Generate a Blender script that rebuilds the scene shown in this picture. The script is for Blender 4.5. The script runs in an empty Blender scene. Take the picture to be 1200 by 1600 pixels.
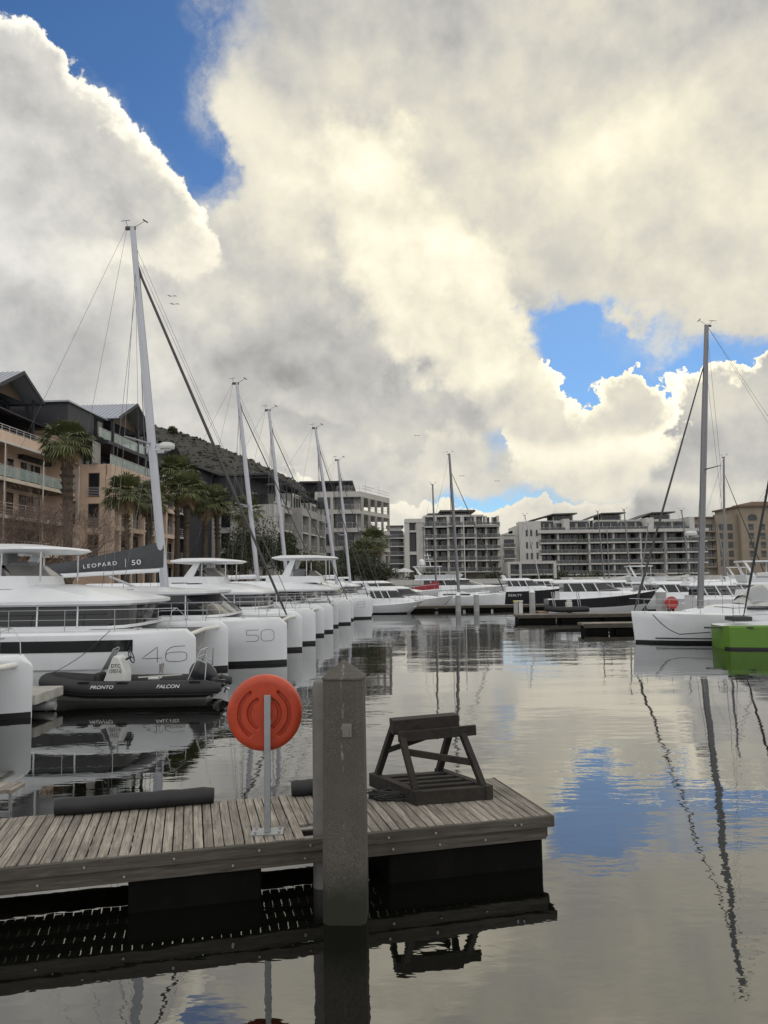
import bpy, math, random
from mathutils import Vector, Matrix, noise
random.seed(7)
R = math.radians
scene = bpy.context.scene
COL = scene.collection

# ---------------------------------------------------------------- camera
CAM_H = 3.1; PITCH = R(5.0); ROLL = R(0.8); FPX = 1202.0
FWD = Vector((0, math.cos(PITCH), math.sin(PITCH)))
U0 = Vector((0, -math.sin(PITCH), math.cos(PITCH))); R0 = Vector((1, 0, 0))
UPV = U0*math.cos(ROLL) + R0*math.sin(ROLL)
RTV = R0*math.cos(ROLL) - U0*math.sin(ROLL)
CPOS = Vector((0, 0, CAM_H))
cd = bpy.data.cameras.new('camera'); cam = bpy.data.objects.new('camera', cd); COL.objects.link(cam)
m3 = Matrix((RTV, UPV, -FWD)).transposed()
cam.matrix_world = Matrix.Translation(CPOS) @ m3.to_4x4()
cd.sensor_fit = 'VERTICAL'; cd.sensor_height = 36.0; cd.lens = 36.0*FPX/1600.0
cd.clip_start = 0.1; cd.clip_end = 8000
scene.camera = cam
scene.render.resolution_x = 768; scene.render.resolution_y = 1024
scene.view_settings.view_transform = 'Standard'; scene.view_settings.look = 'None'
scene.view_settings.exposure = 0.0; scene.view_settings.gamma = 1.0

def ray(px, py): return FWD + RTV*((px-600)/FPX) + UPV*((800-py)/FPX)
def at(px, py, Y):
    d = ray(px, py); return CPOS + d*(Y/d.y)
def onz(px, py, z):
    d = ray(px, py); return CPOS + d*((z-CAM_H)/d.z)
def onp(px, py, c, k):                     # vertical plane x = c + k*y
    d = ray(px, py); t = c/(d.x-k*d.y); return CPOS + d*t

# ---------------------------------------------------------------- sky and sun
SUN_AZ = R(17); SUN_EL = R(31)
sd = Vector((math.sin(SUN_AZ)*math.cos(SUN_EL), math.cos(SUN_AZ)*math.cos(SUN_EL), math.sin(SUN_EL)))
w = bpy.data.worlds.new('World'); scene.world = w; w.use_nodes = True
nt = w.node_tree; nt.nodes.clear(); N = nt.nodes; LK = nt.links
def nd(t, **k):
    n = N.new(t)
    for a, b in k.items(): setattr(n, a, b)
    return n
def lk(a, b): LK.new(a, b)
def setin(n, i, v):
    if hasattr(v, 'is_output') or hasattr(v, 'links'): lk(v, n.inputs[i])
    else: n.inputs[i].default_value = v
def mth(op, a, b=0.0, c=None, clamp=False):
    n = nd('ShaderNodeMath', operation=op); n.use_clamp = clamp
    setin(n, 0, a); setin(n, 1, b)
    if c is not None: setin(n, 2, c)
    return n.outputs[0]
def vmt(op, a, b=None, scale=None):
    n = nd('ShaderNodeVectorMath', operation=op); setin(n, 0, a)
    if b is not None: setin(n, 1, b)
    if scale is not None: n.inputs['Scale'].default_value = scale
    return n
def sstep(x, lo, hi, a=0.0, b=1.0):
    n = nd('ShaderNodeMapRange', interpolation_type='SMOOTHSTEP')
    setin(n, 0, x); n.inputs[1].default_value = lo; n.inputs[2].default_value = hi
    n.inputs[3].default_value = a; n.inputs[4].default_value = b
    return n.outputs[0]
def noi(vec, scale, detail=6, rough=.55, out=0, lac=2.0):
    n = nd('ShaderNodeTexNoise'); n.inputs['Scale'].default_value = scale
    n.inputs['Detail'].default_value = detail; n.inputs['Roughness'].default_value = rough
    n.inputs['Lacunarity'].default_value = lac
    lk(vec, n.inputs['Vector']); return n.outputs[out]
tc = nd('ShaderNodeTexCoord'); dirv = vmt('NORMALIZE', tc.outputs['Generated']).outputs[0]
sep = nd('ShaderNodeSeparateXYZ'); lk(dirv, sep.inputs[0])
az = mth('ARCTAN2', sep.outputs[0], sep.outputs[1]); el = mth('ARCSINE', sep.outputs[2])
cmb = nd('ShaderNodeCombineXYZ'); lk(az, cmb.inputs[0]); lk(el, cmb.inputs[1])
base2 = cmb.outputs[0]
# two domain warps: billows for the holes' edges, a softer one for the tones
wn = noi(dirv, 5.0, 9, .6, 1); wv = vmt('SUBTRACT', wn, (.5, .5, .5)).outputs[0]
wn2 = noi(dirv, 2.4, 5, .5, 1); wv2 = vmt('SUBTRACT', wn2, (.5, .5, .5)).outputs[0]
pw = vmt('ADD', base2, vmt('SCALE', wv, scale=.25).outputs[0]).outputs[0]
pt = vmt('ADD', base2, vmt('ADD', vmt('SCALE', wv2, scale=.26).outputs[0], vmt('SCALE', wv, scale=.16).outputs[0]).outputs[0]).outputs[0]
def azel(px, py):
    d = ray(px, py).normalized(); return math.atan2(d.x, d.y), math.asin(d.z)
def blob(vec, px, py, rx, ry, rot=0.0):
    a, e = azel(px, py)
    mp = nd('ShaderNodeMapping', vector_type='TEXTURE'); lk(vec, mp.inputs[0])
    mp.inputs['Location'].default_value = (a, e, 0); mp.inputs['Rotation'].default_value = (0, 0, R(rot))
    mp.inputs['Scale'].default_value = (rx/FPX, ry/FPX, 1)
    dp = vmt('DOT_PRODUCT', mp.outputs[0], mp.outputs[0]).outputs['Value']
    return mth('EXPONENT', mth('MULTIPLY', dp, -1.0))
def total(items):
    acc = None
    for s, a in items:
        t = mth('MULTIPLY_ADD', s, a, acc if acc is not None else 0.0)
        acc = t
    return acc
def blobs(vec, L): return total([(blob(vec, a, b, c, d, r), h) for a, b, c, d, r, h in L])
fb = noi(dirv, 6.5, 10, .56); fbc = mth('SUBTRACT', fb, .5)
off = vmt('ADD', dirv, (.010, 0, .026)).outputs[0]
fb2 = noi(off, 6.5, 10, .56)
rel = mth('SUBTRACT', fb, fb2); rel = mth('MINIMUM', mth('MAXIMUM', rel, -.12), .12)
mid = mth('SUBTRACT', noi(dirv, 2.6, 5, .5), .5)
# the high sheet, torn open in two places
HOLES = [(185,20,125,80,-20,1.5),(60,-20,120,60,-20,1.4),(245,160,72,105,12,1.5),(305,258,50,60,0,1.4),(170,-140,190,110,0,1.5),
         (920,545,100,40,-6,1.5),(850,515,40,40,0,1.1),(1130,572,130,22,0,1.2),(1020,650,60,60,0,1.3),(900,620,110,60,0,1.2),
         (760,770,120,26,4,.85),(612,800,34,22,0,.9),(1100,690,120,90,0,1.1)]
dsh = mth('SUBTRACT', mth('MULTIPLY_ADD', fbc, 1.0, .66), blobs(pw, HOLES))
ash = sstep(dsh, -.22, .45)
TONE = [(560,300,180,120,0,.10),(400,260,120,130,0,.10),(985,235,80,60,0,.20),(960,260,240,140,0,.07),(600,20,230,80,0,-.07),(430,120,90,150,0,.03),
        (1120,60,200,120,0,-.0),(850,80,170,70,0,-.03),(560,640,280,60,0,-.13),(470,600,150,100,0,-.09),(640,720,140,40,0,.08),
        (1180,420,120,120,0,.12),(930,400,130,60,0,.10),(400,520,90,90,0,.02),(560,430,60,110,35,-.10),(640,690,80,40,0,.05)]
tone = blobs(pt, TONE)
nl = mth('ADD', mth('MULTIPLY', rel, 1.1), mth('MULTIPLY', mid, .42))
back = sstep(sep.outputs[1], -.35, .45, .34, 0.0)      # brightness added to unseen sky behind and beside the camera, lighting hulls and facades
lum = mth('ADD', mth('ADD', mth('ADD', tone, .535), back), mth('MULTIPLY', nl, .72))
cover = ash
def layer(L, thr, na, soft, edge, inner, depth, vec=None, nk=1.0, yb=None):
    global lum, cover
    d = mth('MULTIPLY_ADD', fbc, na, mth('SUBTRACT', blobs(vec or pw, L), thr)); ev = edge
    if yb:                                   # undersides: no bright rim, a long soft fade
        e1, e0 = azel(600, yb[0])[1], azel(600, yb[1])[1]
        below = sstep(el, e0, e1, 1.0, 0.0); d = mth('DIVIDE', d, mth('MULTIPLY_ADD', below, 6.0, 1.0)) if True else d
        rim = sstep(d, .02, depth, 1.0, 0.0); lv0 = mth('MULTIPLY_ADD', mth('MULTIPLY', rim, mth('SUBTRACT', 1.0, below)), edge-inner, inner)
    else: lv0 = sstep(d, .02, depth, edge, inner)
    al = sstep(d, 0.0, soft)
    lv = mth('MULTIPLY_ADD', nl, nk, lv0)
    m = nd('ShaderNodeMix', data_type='FLOAT'); lk(al, m.inputs[0]); lk(lum, m.inputs[2]); lk(lv, m.inputs[3]); lum = m.outputs[0]
    cover = mth('MAXIMUM', cover, al)
# low bright bank along the horizon
layer([(620,830,260,50,0,1.1),(900,800,260,34,0,1.1),(1150,800,200,60,0,1.1),(300,830,300,80,0,1.1)], .45, .9, .10, .76, .64, .9, None, .8)
# right-hand cumulus: bright rim, blue-grey body
layer([(1125,715,85,75,0,1.2),(1195,645,80,48,0,1.05),(1066,650,34,44,0,.75),(1240,760,120,110,0,1.2),(1120,790,170,50,0,1.0)], .50, 1.5, .06, 1.0, .46, .42, None, .8, (740, 800))
# heads below the small blue gap
layer([(890,660,95,62,0,1.1),(985,607,44,34,-12,.95),(850,600,50,44,0,.85),(930,725,130,50,0,1.0)], .46, 1.5, .06, 1.0, .68, .5, None, .8, (680, 760))
layer([(760,640,130,110,0,1.1),(690,720,130,60,0,.8)], .40, .9, .30, .72, .60, .9, None, .9, (640, 740))
# the big warm mass in the middle
layer([(560,330,150,120,0,.9),(690,430,130,110,35,1.1),(765,480,62,70,20,.8),(690,570,140,70,0,.9),(590,250,110,80,0,.4)], .40, .9, .50, .70, .81, .75, None, 1.0, (600, 720))
layer([(650,655,190,34,0,.95),(520,600,120,70,20,.8),(440,440,60,90,0,.55)], .35, .8, .40, .52, .48, .8, None, .7)
# left-hand cumulus: crisp head, soft body
layer([(120,520,300,200,0,1.3),(290,470,110,110,0,1.1),(-250,400,300,400,0,1.3)], .50, .9, .45, .62, .54, .9, None, .9, (300, 700))
layer([(0,310,170,170,0,1.2),(-90,150,150,110,0,1.2),(55,150,62,56,30,.8),(150,330,100,90,0,1.15),(250,390,80,70,0,1.0),(150,235,46,44,0,.6)], .50, 1.6, .08, .94, .55, .50, None, .95, (330, 520))
layer([(90,270,110,50,25,.8),(70,500,200,80,0,1.0),(60,600,160,60,0,.7)], .30, .9, .6, .60, .40, .9, None, .7)
wisp = mth('MULTIPLY', sstep(noi(pw, 5.0, 9, .66), .44, .70), .85)
cover = mth('MAXIMUM', cover, mth('MULTIPLY', wisp, sstep(dsh, -1.2, -.1)))
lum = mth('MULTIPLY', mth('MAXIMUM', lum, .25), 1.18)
# tint: greyer when dim, creamy when bright and towards the sun
sund = vmt('DOT_PRODUCT', dirv, tuple(sd)).outputs['Value']
warm = mth('MULTIPLY', sstep(sund, .62, 1.0), sstep(lum, .42, .92, .22, 1.0))
mixc = nd('ShaderNodeMix', data_type='RGBA'); lk(warm, mixc.inputs[0])
mixc.inputs[6].default_value = (.985, .985, .985, 1); mixc.inputs[7].default_value = (1.055, .985, .775, 1)
SK = 0.1
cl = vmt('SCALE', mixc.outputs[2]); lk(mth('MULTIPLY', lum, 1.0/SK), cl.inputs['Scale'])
sky = nd('ShaderNodeTexSky'); sky.sky_type = 'NISHITA'; sky.sun_disc = False
sky.sun_elevation = SUN_EL; sky.sun_rotation = SUN_AZ; sky.air_density = 1.0; sky.dust_density = .2; sky.ozone_density = 3.0
skc = vmt('MULTIPLY', sky.outputs[0], (.46, .68, .90)).outputs[0]
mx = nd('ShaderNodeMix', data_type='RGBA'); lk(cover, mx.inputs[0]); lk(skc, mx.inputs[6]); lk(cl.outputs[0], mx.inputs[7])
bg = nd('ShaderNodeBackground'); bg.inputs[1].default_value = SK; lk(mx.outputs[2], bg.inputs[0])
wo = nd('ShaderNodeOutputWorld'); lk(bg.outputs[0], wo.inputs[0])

sl = bpy.data.lights.new('sun', 'SUN'); sl.energy = 0.5; sl.angle = R(170); sl.color = (1, .93, .80)
so = bpy.data.objects.new('sun', sl); COL.objects.link(so)
so.rotation_euler = (-sd).to_track_quat('-Z', 'Y').to_euler(); so.location = (0, 0, 60)

# ---------------------------------------------------------------- helpers
def tag(o, label=None, cat=None, group=None, kind=None):
    if label: o['label'] = label
    if cat: o['category'] = cat
    if group: o['group'] = group
    if kind: o['kind'] = kind
    return o
def thing(name, label, cat, loc=(0, 0, 0), rz=0.0, group=None):
    o = bpy.data.objects.new(name, None); COL.objects.link(o); o.empty_display_size = .2
    o.location = loc; o.rotation_euler = (0, 0, rz)
    return tag(o, label, cat, group)
def copy_tree(o, parent=None):
    c = o.copy(); COL.objects.link(c)
    if parent: c.parent = parent
    for ch in list(o.children): copy_tree(ch, c)
    return c
class MB:
    def __init__(s): s.v = []; s.f = []; s.m = []; s.k = 0
    def mat(s, k): s.k = k; return s
    def add(s, vs, fs, m=None):
        b = len(s.v); s.v += [tuple(p) for p in vs]; mm = s.k if m is None else m
        for f in fs: s.f.append([b+i for i in f]); s.m.append(mm)
        return s
    def box(s, x0, x1, y0, y1, z0, z1, m=None):
        if x0 > x1: x0, x1 = x1, x0
        if y0 > y1: y0, y1 = y1, y0
        if z0 > z1: z0, z1 = z1, z0
        return s.add([(x0,y0,z0),(x1,y0,z0),(x1,y1,z0),(x0,y1,z0),(x0,y0,z1),(x1,y0,z1),(x1,y1,z1),(x0,y1,z1)],
                     [(0,3,2,1),(4,5,6,7),(0,1,5,4),(1,2,6,5),(2,3,7,6),(3,0,4,7)], m)
    def beam(s, a, b, wd, ht, m=None, up=(0, 0, 1)):
        a = Vector(a); b = Vector(b); d = (b-a).normalized(); up = Vector(up)
        r = d.cross(up)
        if r.length < 1e-4: r = d.cross(Vector((0, 1, 0)))
        r.normalize(); u = r.cross(d)
        q = [(-1,-1),(1,-1),(1,1),(-1,1)]
        vs = [a+r*(i*wd/2)+u*(j*ht/2) for i, j in q]+[b+r*(i*wd/2)+u*(j*ht/2) for i, j in q]
        return s.add(vs, [(0,1,2,3),(7,6,5,4),(0,4,5,1),(1,5,6,2),(2,6,7,3),(3,7,4,0)], m)
    def tube(s, pts, r, n=6, m=None, cap=True, flat=1.0):
        pts = [Vector(p) for p in pts]; rr = r if isinstance(r, (list, tuple)) else [r]*len(pts)
        d0 = (pts[1]-pts[0]).normalized(); ref = Vector((0, 0, 1)) if abs(d0.z) < .9 else Vector((0, 1, 0))
        vs = []
        for i, p in enumerate(pts):
            d = (pts[min(i+1, len(pts)-1)]-pts[max(i-1, 0)]).normalized()
            a = d.cross(ref)
            if a.length < 1e-5: a = d.cross(Vector((1, 0, 0)))
            a.normalize(); b = a.cross(d).normalized(); ref = b if abs(d.dot(b)) < .5 else ref
            for j in range(n):
                t = 2*math.pi*j/n; vs.append(p+a*(math.cos(t)*rr[i])+b*(math.sin(t)*rr[i]*flat))
        fs = []
        for i in range(len(pts)-1):
            for j in range(n): fs.append((i*n+j, i*n+(j+1) % n, (i+1)*n+(j+1) % n, (i+1)*n+j))
        if cap: fs.append(tuple(range(n-1, -1, -1))); fs.append(tuple((len(pts)-1)*n+j for j in range(n)))
        return s.add(vs, fs, m)
    def loft(s, rings, closed=True, caps=True, strip=None, m=None):
        n = len(rings[0]); b = len(s.v); s.v += [tuple(p) for r in rings for p in r]; mm = s.k if m is None else m
        for i in range(len(rings)-1):
            for j in range(n if closed else n-1):
                s.f.append([b+i*n+j, b+i*n+(j+1) % n, b+(i+1)*n+(j+1) % n, b+(i+1)*n+j])
                s.m.append(strip(i, j) if strip else mm)
        if caps:
            s.f.append([b+j for j in range(n-1, -1, -1)]); s.m.append(mm)
            s.f.append([b+(len(rings)-1)*n+j for j in range(n)]); s.m.append(mm)
        return s
    def prism(s, poly, a, b, axis='y', m=None):
        def P(p, t): return (p[0], t, p[1]) if axis == 'y' else ((t, p[0], p[1]) if axis == 'x' else (p[0], p[1], t))
        return s.loft([[P(p, a) for p in poly], [P(p, b) for p in poly]], m=m)
    def build(s, name, mats, parent=None, ang=32, bevel=0, seg=2, recalc=True):
        me = bpy.data.meshes.new(name); me.from_pydata(s.v, [], s.f); me.update()
        if not isinstance(mats, (list, tuple)): mats = [mats]
        for mt in mats: me.materials.append(mt)
        if len(mats) > 1: me.polygons.foreach_set('material_index', [min(i, len(mats)-1) for i in s.m])
        if recalc:
            import bmesh
            bm = bmesh.new(); bm.from_mesh(me); bmesh.ops.recalc_face_normals(bm, faces=bm.faces); bm.to_mesh(me); bm.free()
        me.polygons.foreach_set('use_smooth', [True]*len(me.polygons))
        try: me.set_sharp_from_angle(angle=R(ang))
        except Exception: pass
        me.update()
        o = bpy.data.objects.new(name, me); COL.objects.link(o)
        if parent: o.parent = parent
        if bevel:
            bv = o.modifiers.new('bevel', 'BEVEL'); bv.width = bevel; bv.segments = seg; bv.limit_method = 'ANGLE'; bv.angle_limit = R(40)
        return o
def each(fn, name, mats, parent=None, **k):     # every shape added becomes a part of its own
    class G(MB):
        def add(s, vs, fs, m=None):
            q = MB(); q.k = s.k; q.add(vs, fs, m); s.out.append(q); return s
        def loft(s, *a, **kk):
            q = MB(); q.k = s.k; q.loft(*a, **kk); s.out.append(q); return s
    g = G(); g.out = []; fn(g); return [q.build(name, mats, parent, **k) for q in g.out]
def one(fn, name, mats, parent=None, **k):
    mb = MB(); fn(mb); return mb.build(name, mats, parent, **k)

MATS = {}
def M(name, col=(.5, .5, .5), rough=.6, metal=0.0, var=0.0, vs=3.0, bump=0.0, bs=20.0, stretch=(1, 1, 1), dirt=0.0, dcol=(.08, .07, .055), ds=1.2, **kw):
    if name in MATS: return MATS[name]
    m = bpy.data.materials.new(name); m.use_nodes = True; MATS[name] = m
    t = m.node_tree; n = t.nodes; b = n['Principled BSDF']; L = t.links
    b.inputs['Base Color'].default_value = (*col, 1); b.inputs['Roughness'].default_value = rough; b.inputs['Metallic'].default_value = metal
    for k, v in kw.items(): b.inputs[k].default_value = v
    if var or bump or dirt:
        c = n.new('ShaderNodeTexCoord'); mp = n.new('ShaderNodeMapping'); L.new(c.outputs['Object'], mp.inputs[0]); mp.inputs['Scale'].default_value = stretch
    cur = None
    if var:
        x = n.new('ShaderNodeTexNoise'); x.inputs['Scale'].default_value = vs; x.inputs['Detail'].default_value = 6; x.inputs['Roughness'].default_value = .65; L.new(mp.outputs[0], x.inputs[0])
        mr = n.new('ShaderNodeMapRange'); L.new(x.outputs[0], mr.inputs[0]); mr.inputs[1].default_value = .3; mr.inputs[2].default_value = .7
        mr.inputs[3].default_value = 1-var; mr.inputs[4].default_value = 1+var*.6
        vm = n.new('ShaderNodeVectorMath'); vm.operation = 'SCALE'; vm.inputs[0].default_value = col; L.new(mr.outputs[0], vm.inputs['Scale']); cur = vm.outputs[0]
    if dirt:
        x = n.new('ShaderNodeTexNoise'); x.inputs['Scale'].default_value = ds; x.inputs['Detail'].default_value = 8; x.inputs['Roughness'].default_value = .7
        mp2 = n.new('ShaderNodeMapping'); L.new(c.outputs['Object'], mp2.inputs[0]); mp2.inputs['Scale'].default_value = (stretch[0]*1.7, stretch[1]*1.7, stretch[2]*.35); L.new(mp2.outputs[0], x.inputs[0])
        mr = n.new('ShaderNodeMapRange'); L.new(x.outputs[0], mr.inputs[0]); mr.inputs[1].default_value = .5; mr.inputs[2].default_value = .8; mr.inputs[4].default_value = dirt
        mi = n.new('ShaderNodeMix'); mi.data_type = 'RGBA'; L.new(mr.outputs[0], mi.inputs[0])
        if cur: L.new(cur, mi.inputs[6])
        else: mi.inputs[6].default_value = (*col, 1)
        mi.inputs[7].default_value = (*dcol, 1); cur = mi.outputs[2]
    if cur: L.new(cur, b.inputs['Base Color'])
    if bump:
        x = n.new('ShaderNodeTexNoise'); x.inputs['Scale'].default_value = bs; x.inputs['Detail'].default_value = 5; L.new(mp.outputs[0], x.inputs[0])
        bp = n.new('ShaderNodeBump'); bp.inputs['Distance'].default_value = bump; L.new(x.outputs[0], bp.inputs['Height']); L.new(bp.outputs[0], b.inputs['Normal'])
    return m
white = M('gelcoat_white', (.73, .745, .76), .26, var=.06, vs=.7, dirt=.16, ds=.8, dcol=(.45, .43, .38))
cream = M('gelcoat_cream', (.70, .69, .64), .3, var=.06, vs=.8, dirt=.15, dcol=(.4, .37, .3))
black = M('antifouling_black', (.012, .012, .013), .5, var=.2)
dglass = M('tinted_glass', (.012, .013, .015), .06)
bglass = M('building_glass', (.02, .024, .028), .07, var=.5, vs=.35)
steel = M('stainless', (.45, .45, .46), .28, 1.0)
alu = M('mast_aluminium', (.42, .43, .46), .38, .6, var=.06, vs=2)
dalu = M('dark_spar', (.055, .052, .05), .45, .2)
wire = M('rig_wire', (.12, .12, .12), .45, .5)
rope = M('rope', (.32, .29, .22), .85)
drope = M('dark_rope', (.03, .03, .03), .9)
rubber = M('black_rubber', (.014, .014, .015), .62, var=.3, vs=6, bump=.002, bs=40)
grcanvas = M('grey_canvas', (.055, .058, .064), .8, var=.2, vs=3, bump=.01, bs=5)
wcanvas = M('pale_canvas', (.55, .55, .53), .75, var=.1, bump=.01, bs=4)
red = M('red_canvas', (.28, .02, .03), .7, var=.15)
ycov = M('yellow_cover', (.62, .58, .22), .7, var=.1)
inkc = M('lettering_dark', (.04, .04, .045), .5)
inkw = M('lettering_white', (.7, .7, .7), .5)
cushion = M('helm_cushion', (.3, .3, .31), .7)
net = M('trampoline_net', (.10, .10, .10), .9)

def text(s, size, mat, parent, loc, rot=(R(90), 0, 0), ext=.004, shear=0, name='lettering', sp=1.0, align='CENTER', sx=1.0):
    c = bpy.data.curves.new('t', 'FONT'); c.body = s; c.size = size; c.extrude = ext; c.align_x = align; c.align_y = 'CENTER'; c.shear = shear; c.space_character = sp
    o = bpy.data.objects.new('t', c); COL.objects.link(o)
    dg = bpy.context.evaluated_depsgraph_get(); dg.update()
    me = bpy.data.meshes.new_from_object(o.evaluated_get(dg)); bpy.data.objects.remove(o)
    me.materials.clear(); me.materials.append(mat); me.name = name
    q = bpy.data.objects.new(name, me); COL.objects.link(q); q.parent = parent; q.location = loc; q.rotation_euler = rot; q.scale = (sx, 1, 1)
    return q

# ---------------------------------------------------------------- water, quay, hill
wm = bpy.data.materials.new('harbour_water'); wm.use_nodes = True
t = wm.node_tree; n = t.nodes; L = t.links; b = n['Principled BSDF']
b.inputs['Base Color'].default_value = (.0035, .0040, .0028, 1); b.inputs['Roughness'].default_value = .015; b.inputs['IOR'].default_value = 2.25
g = n.new('ShaderNodeNewGeometry')
def wnoise(sc, str_, det, rgh=.5, loc=(0, 0, 0)):
    mp = n.new('ShaderNodeMapping'); L.new(g.outputs['Position'], mp.inputs[0]); mp.inputs['Scale'].default_value = str_; mp.inputs['Location'].default_value = loc
    x = n.new('ShaderNodeTexNoise'); x.inputs['Scale'].default_value = sc; x.inputs['Detail'].default_value = det; x.inputs['Roughness'].default_value = rgh
    L.new(mp.outputs[0], x.inputs[0]); return x.outputs[0]
def wm_(op, a, c, d=None):
    x = n.new('ShaderNodeMath'); x.operation = op
    for i, q in enumerate((a, c, d)):
        if q is None: continue
        if isinstance(q, (int, float)): x.inputs[i].default_value = q
        else: L.new(q, x.inputs[i])
    return x.outputs[0]
swell = wm_('MULTIPLY', wnoise(.30, (.55, 1, 1), 1), .026)
rip1 = wm_('MULTIPLY', wnoise(1.1, (.40, 1, 1), 3, .5, (3, 1, 0)), .015)
rip2 = wm_('MULTIPLY', wnoise(3.6, (.55, 1, 1), 3, .55, (9, 4, 0)), .0042)
patch = n.new('ShaderNodeMapRange'); patch.interpolation_type = 'SMOOTHSTEP'
L.new(wnoise(.07, (.5, 1.0, 1), 3, .6, (2, 7, 0)), patch.inputs[0]); patch.inputs[1].default_value = .42; patch.inputs[2].default_value = .62; patch.inputs[3].default_value = .25; patch.inputs[4].default_value = 1.0
# calmer in the lee of the moored boats on the left
sx = n.new('ShaderNodeSeparateXYZ'); L.new(g.outputs['Position'], sx.inputs[0])
lee = n.new('ShaderNodeMapRange'); lee.interpolation_type = 'SMOOTHSTEP'; L.new(sx.outputs[0], lee.inputs[0])
lee.inputs[1].default_value = -5.0; lee.inputs[2].default_value = 2.0; lee.inputs[3].default_value = .35; lee.inputs[4].default_value = 1.0
amp = wm_('MULTIPLY', patch.outputs[0], lee.outputs[0])
hgt = wm_('ADD', wm_('MULTIPLY', wm_('ADD', rip1, rip2), amp), wm_('MULTIPLY', swell, lee.outputs[0]))
bp = n.new('ShaderNodeBump'); bp.inputs['Strength'].default_value = 1.0; bp.inputs['Distance'].default_value = 1.0
L.new(hgt, bp.inputs['Height']); L.new(bp.outputs[0], b.inputs['Normal'])
tag(MB().add([(-3000,-400,0),(3000,-400,0),(3000,6000,0),(-3000,6000,0)], [(0,1,2,3)]).build('water', wm, recalc=False), kind='structure')

qm = M('quay_concrete', (.24, .23, .21), .85, var=.25, vs=.6, bump=.01, bs=8, dirt=.5)
EDGE = [(-24,-30),(-24,60),(-21.5,98),(-17,110),(-11,136),(3,150),(7,182),(60,190),(120,192),(160,196),(420,260),(900,400),(900,2500),(-1500,2500),(-1500,-30)]
q = MB().prism(EDGE, -1.0, 1.55, axis='z', m=0); q.prism([(x-.0, y) for x, y in EDGE], 1.55, 1.7, axis='z')
tag(q.build('quay', qm, recalc=True), kind='structure')
hm = bpy.data.materials.new('hill_scrub'); hm.use_nodes = True
def hillmat():
    t = hm.node_tree; n = t.nodes; L = t.links; b = n['Principled BSDF']; b.inputs['Roughness'].default_value = .95
    c = n.new('ShaderNodeNewGeometry'); x = n.new('ShaderNodeTexNoise'); x.inputs['Scale'].default_value = .12; x.inputs['Detail'].default_value = 9; x.inputs['Roughness'].default_value = .75
    L.new(c.outputs['Position'], x.inputs[0]); r = n.new('ShaderNodeValToRGB'); L.new(x.outputs[0], r.inputs[0])
    r.color_ramp.elements[0].position = .35; r.color_ramp.elements[0].color = (.020, .020, .015, 1)
    r.color_ramp.elements[1].position = .68; r.color_ramp.elements[1].color = (.058, .054, .044, 1)
    L.new(r.outputs[0], b.inputs['Base Color'])
hillmat()
RIDGE = [(-500,560),(-250,590),(0,625),(150,650),(250,668),(300,682),(340,697),(400,722),(450,745),(500,772),(560,805),(620,850),(680,885),(740,902)]
rows = []
for j in range(26):
    row = []
    for i in range(140):
        u = i/139*(len(RIDGE)-1); a = min(int(u), len(RIDGE)-2); f = u-a
        px = RIDGE[a][0]*(1-f)+RIDGE[a+1][0]*f; py = RIDGE[a][1]*(1-f)+RIDGE[a+1][1]*f
        top = at(px, py, 900); tt = j/20
        if j <= 20: y = 560+340*tt; z = 1.7+(top.z-1.7)*(tt**.85); x = top.x*y/900*(.85+.15*tt)+0
        else: y = 900+(j-20)*60; z = max(1.7, top.z*(1-(j-20)*.16)); x = top.x*(1+(j-20)*.05)
        nn = noise.fractal(Vector((x*.012, y*.012, 0)), 1.0, 2.0, 6)
        nn2 = noise.noise(Vector((x*.16, y*.16, 3)))
        row.append((x, y, z+(nn*6 if j != 20 else nn*1.0)*min(1, z/30)+nn2*1.2*min(1, z/30)))
    rows.append(row)
for i in range(140): rows[20][i] = (rows[20][i][0], rows[20][i][1], rows[20][i][2]+noise.noise(Vector((i*.9, 0, 5)))*1.6+max(0, noise.noise(Vector((i*2.3, 4, 5))))*2.5)
h = MB(); h.loft(rows, closed=False, caps=False); tag(h.build('hill', hm, ang=180, recalc=False), kind='structure')

sb = MB(); rs = random.Random(5)
for k in range(3200):
    j = rs.randrange(3, 21); i = rs.randrange(0, 138); f, g_ = rs.random(), rs.random(); j2 = min(j+1, 20)
    p = (Vector(rows[j][i])*(1-f)+Vector(rows[j][i+1])*f)*(1-g_)+(Vector(rows[j2][i])*(1-f)+Vector(rows[j2][i+1])*f)*g_; r_ = rs.uniform(.7, 2.2)*(1+.8*(rs.random() > .93))
    pts = [p+Vector((rs.uniform(.7, 1.2)*r_*math.cos(a), rs.uniform(.7, 1.2)*r_*math.sin(a), rs.uniform(-.1, .35)*r_)) for a in (0, 1.25, 2.5, 3.75, 5.0)]+[p+Vector((rs.uniform(-.3, .3)*r_, 0, r_*rs.uniform(.7, 1.2)))]
    sb.add(pts, [(0, 1, 5), (1, 2, 5), (2, 3, 5), (3, 4, 5), (4, 0, 5)])
tag(sb.build('hillside_shrubs', M('hillside_shrub', (.024, .026, .017), .9, var=.5, vs=.05), recalc=False, ang=180), 'dark low shrubs scattered over the hillside behind the apartments', 'shrubs', kind='stuff')
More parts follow.
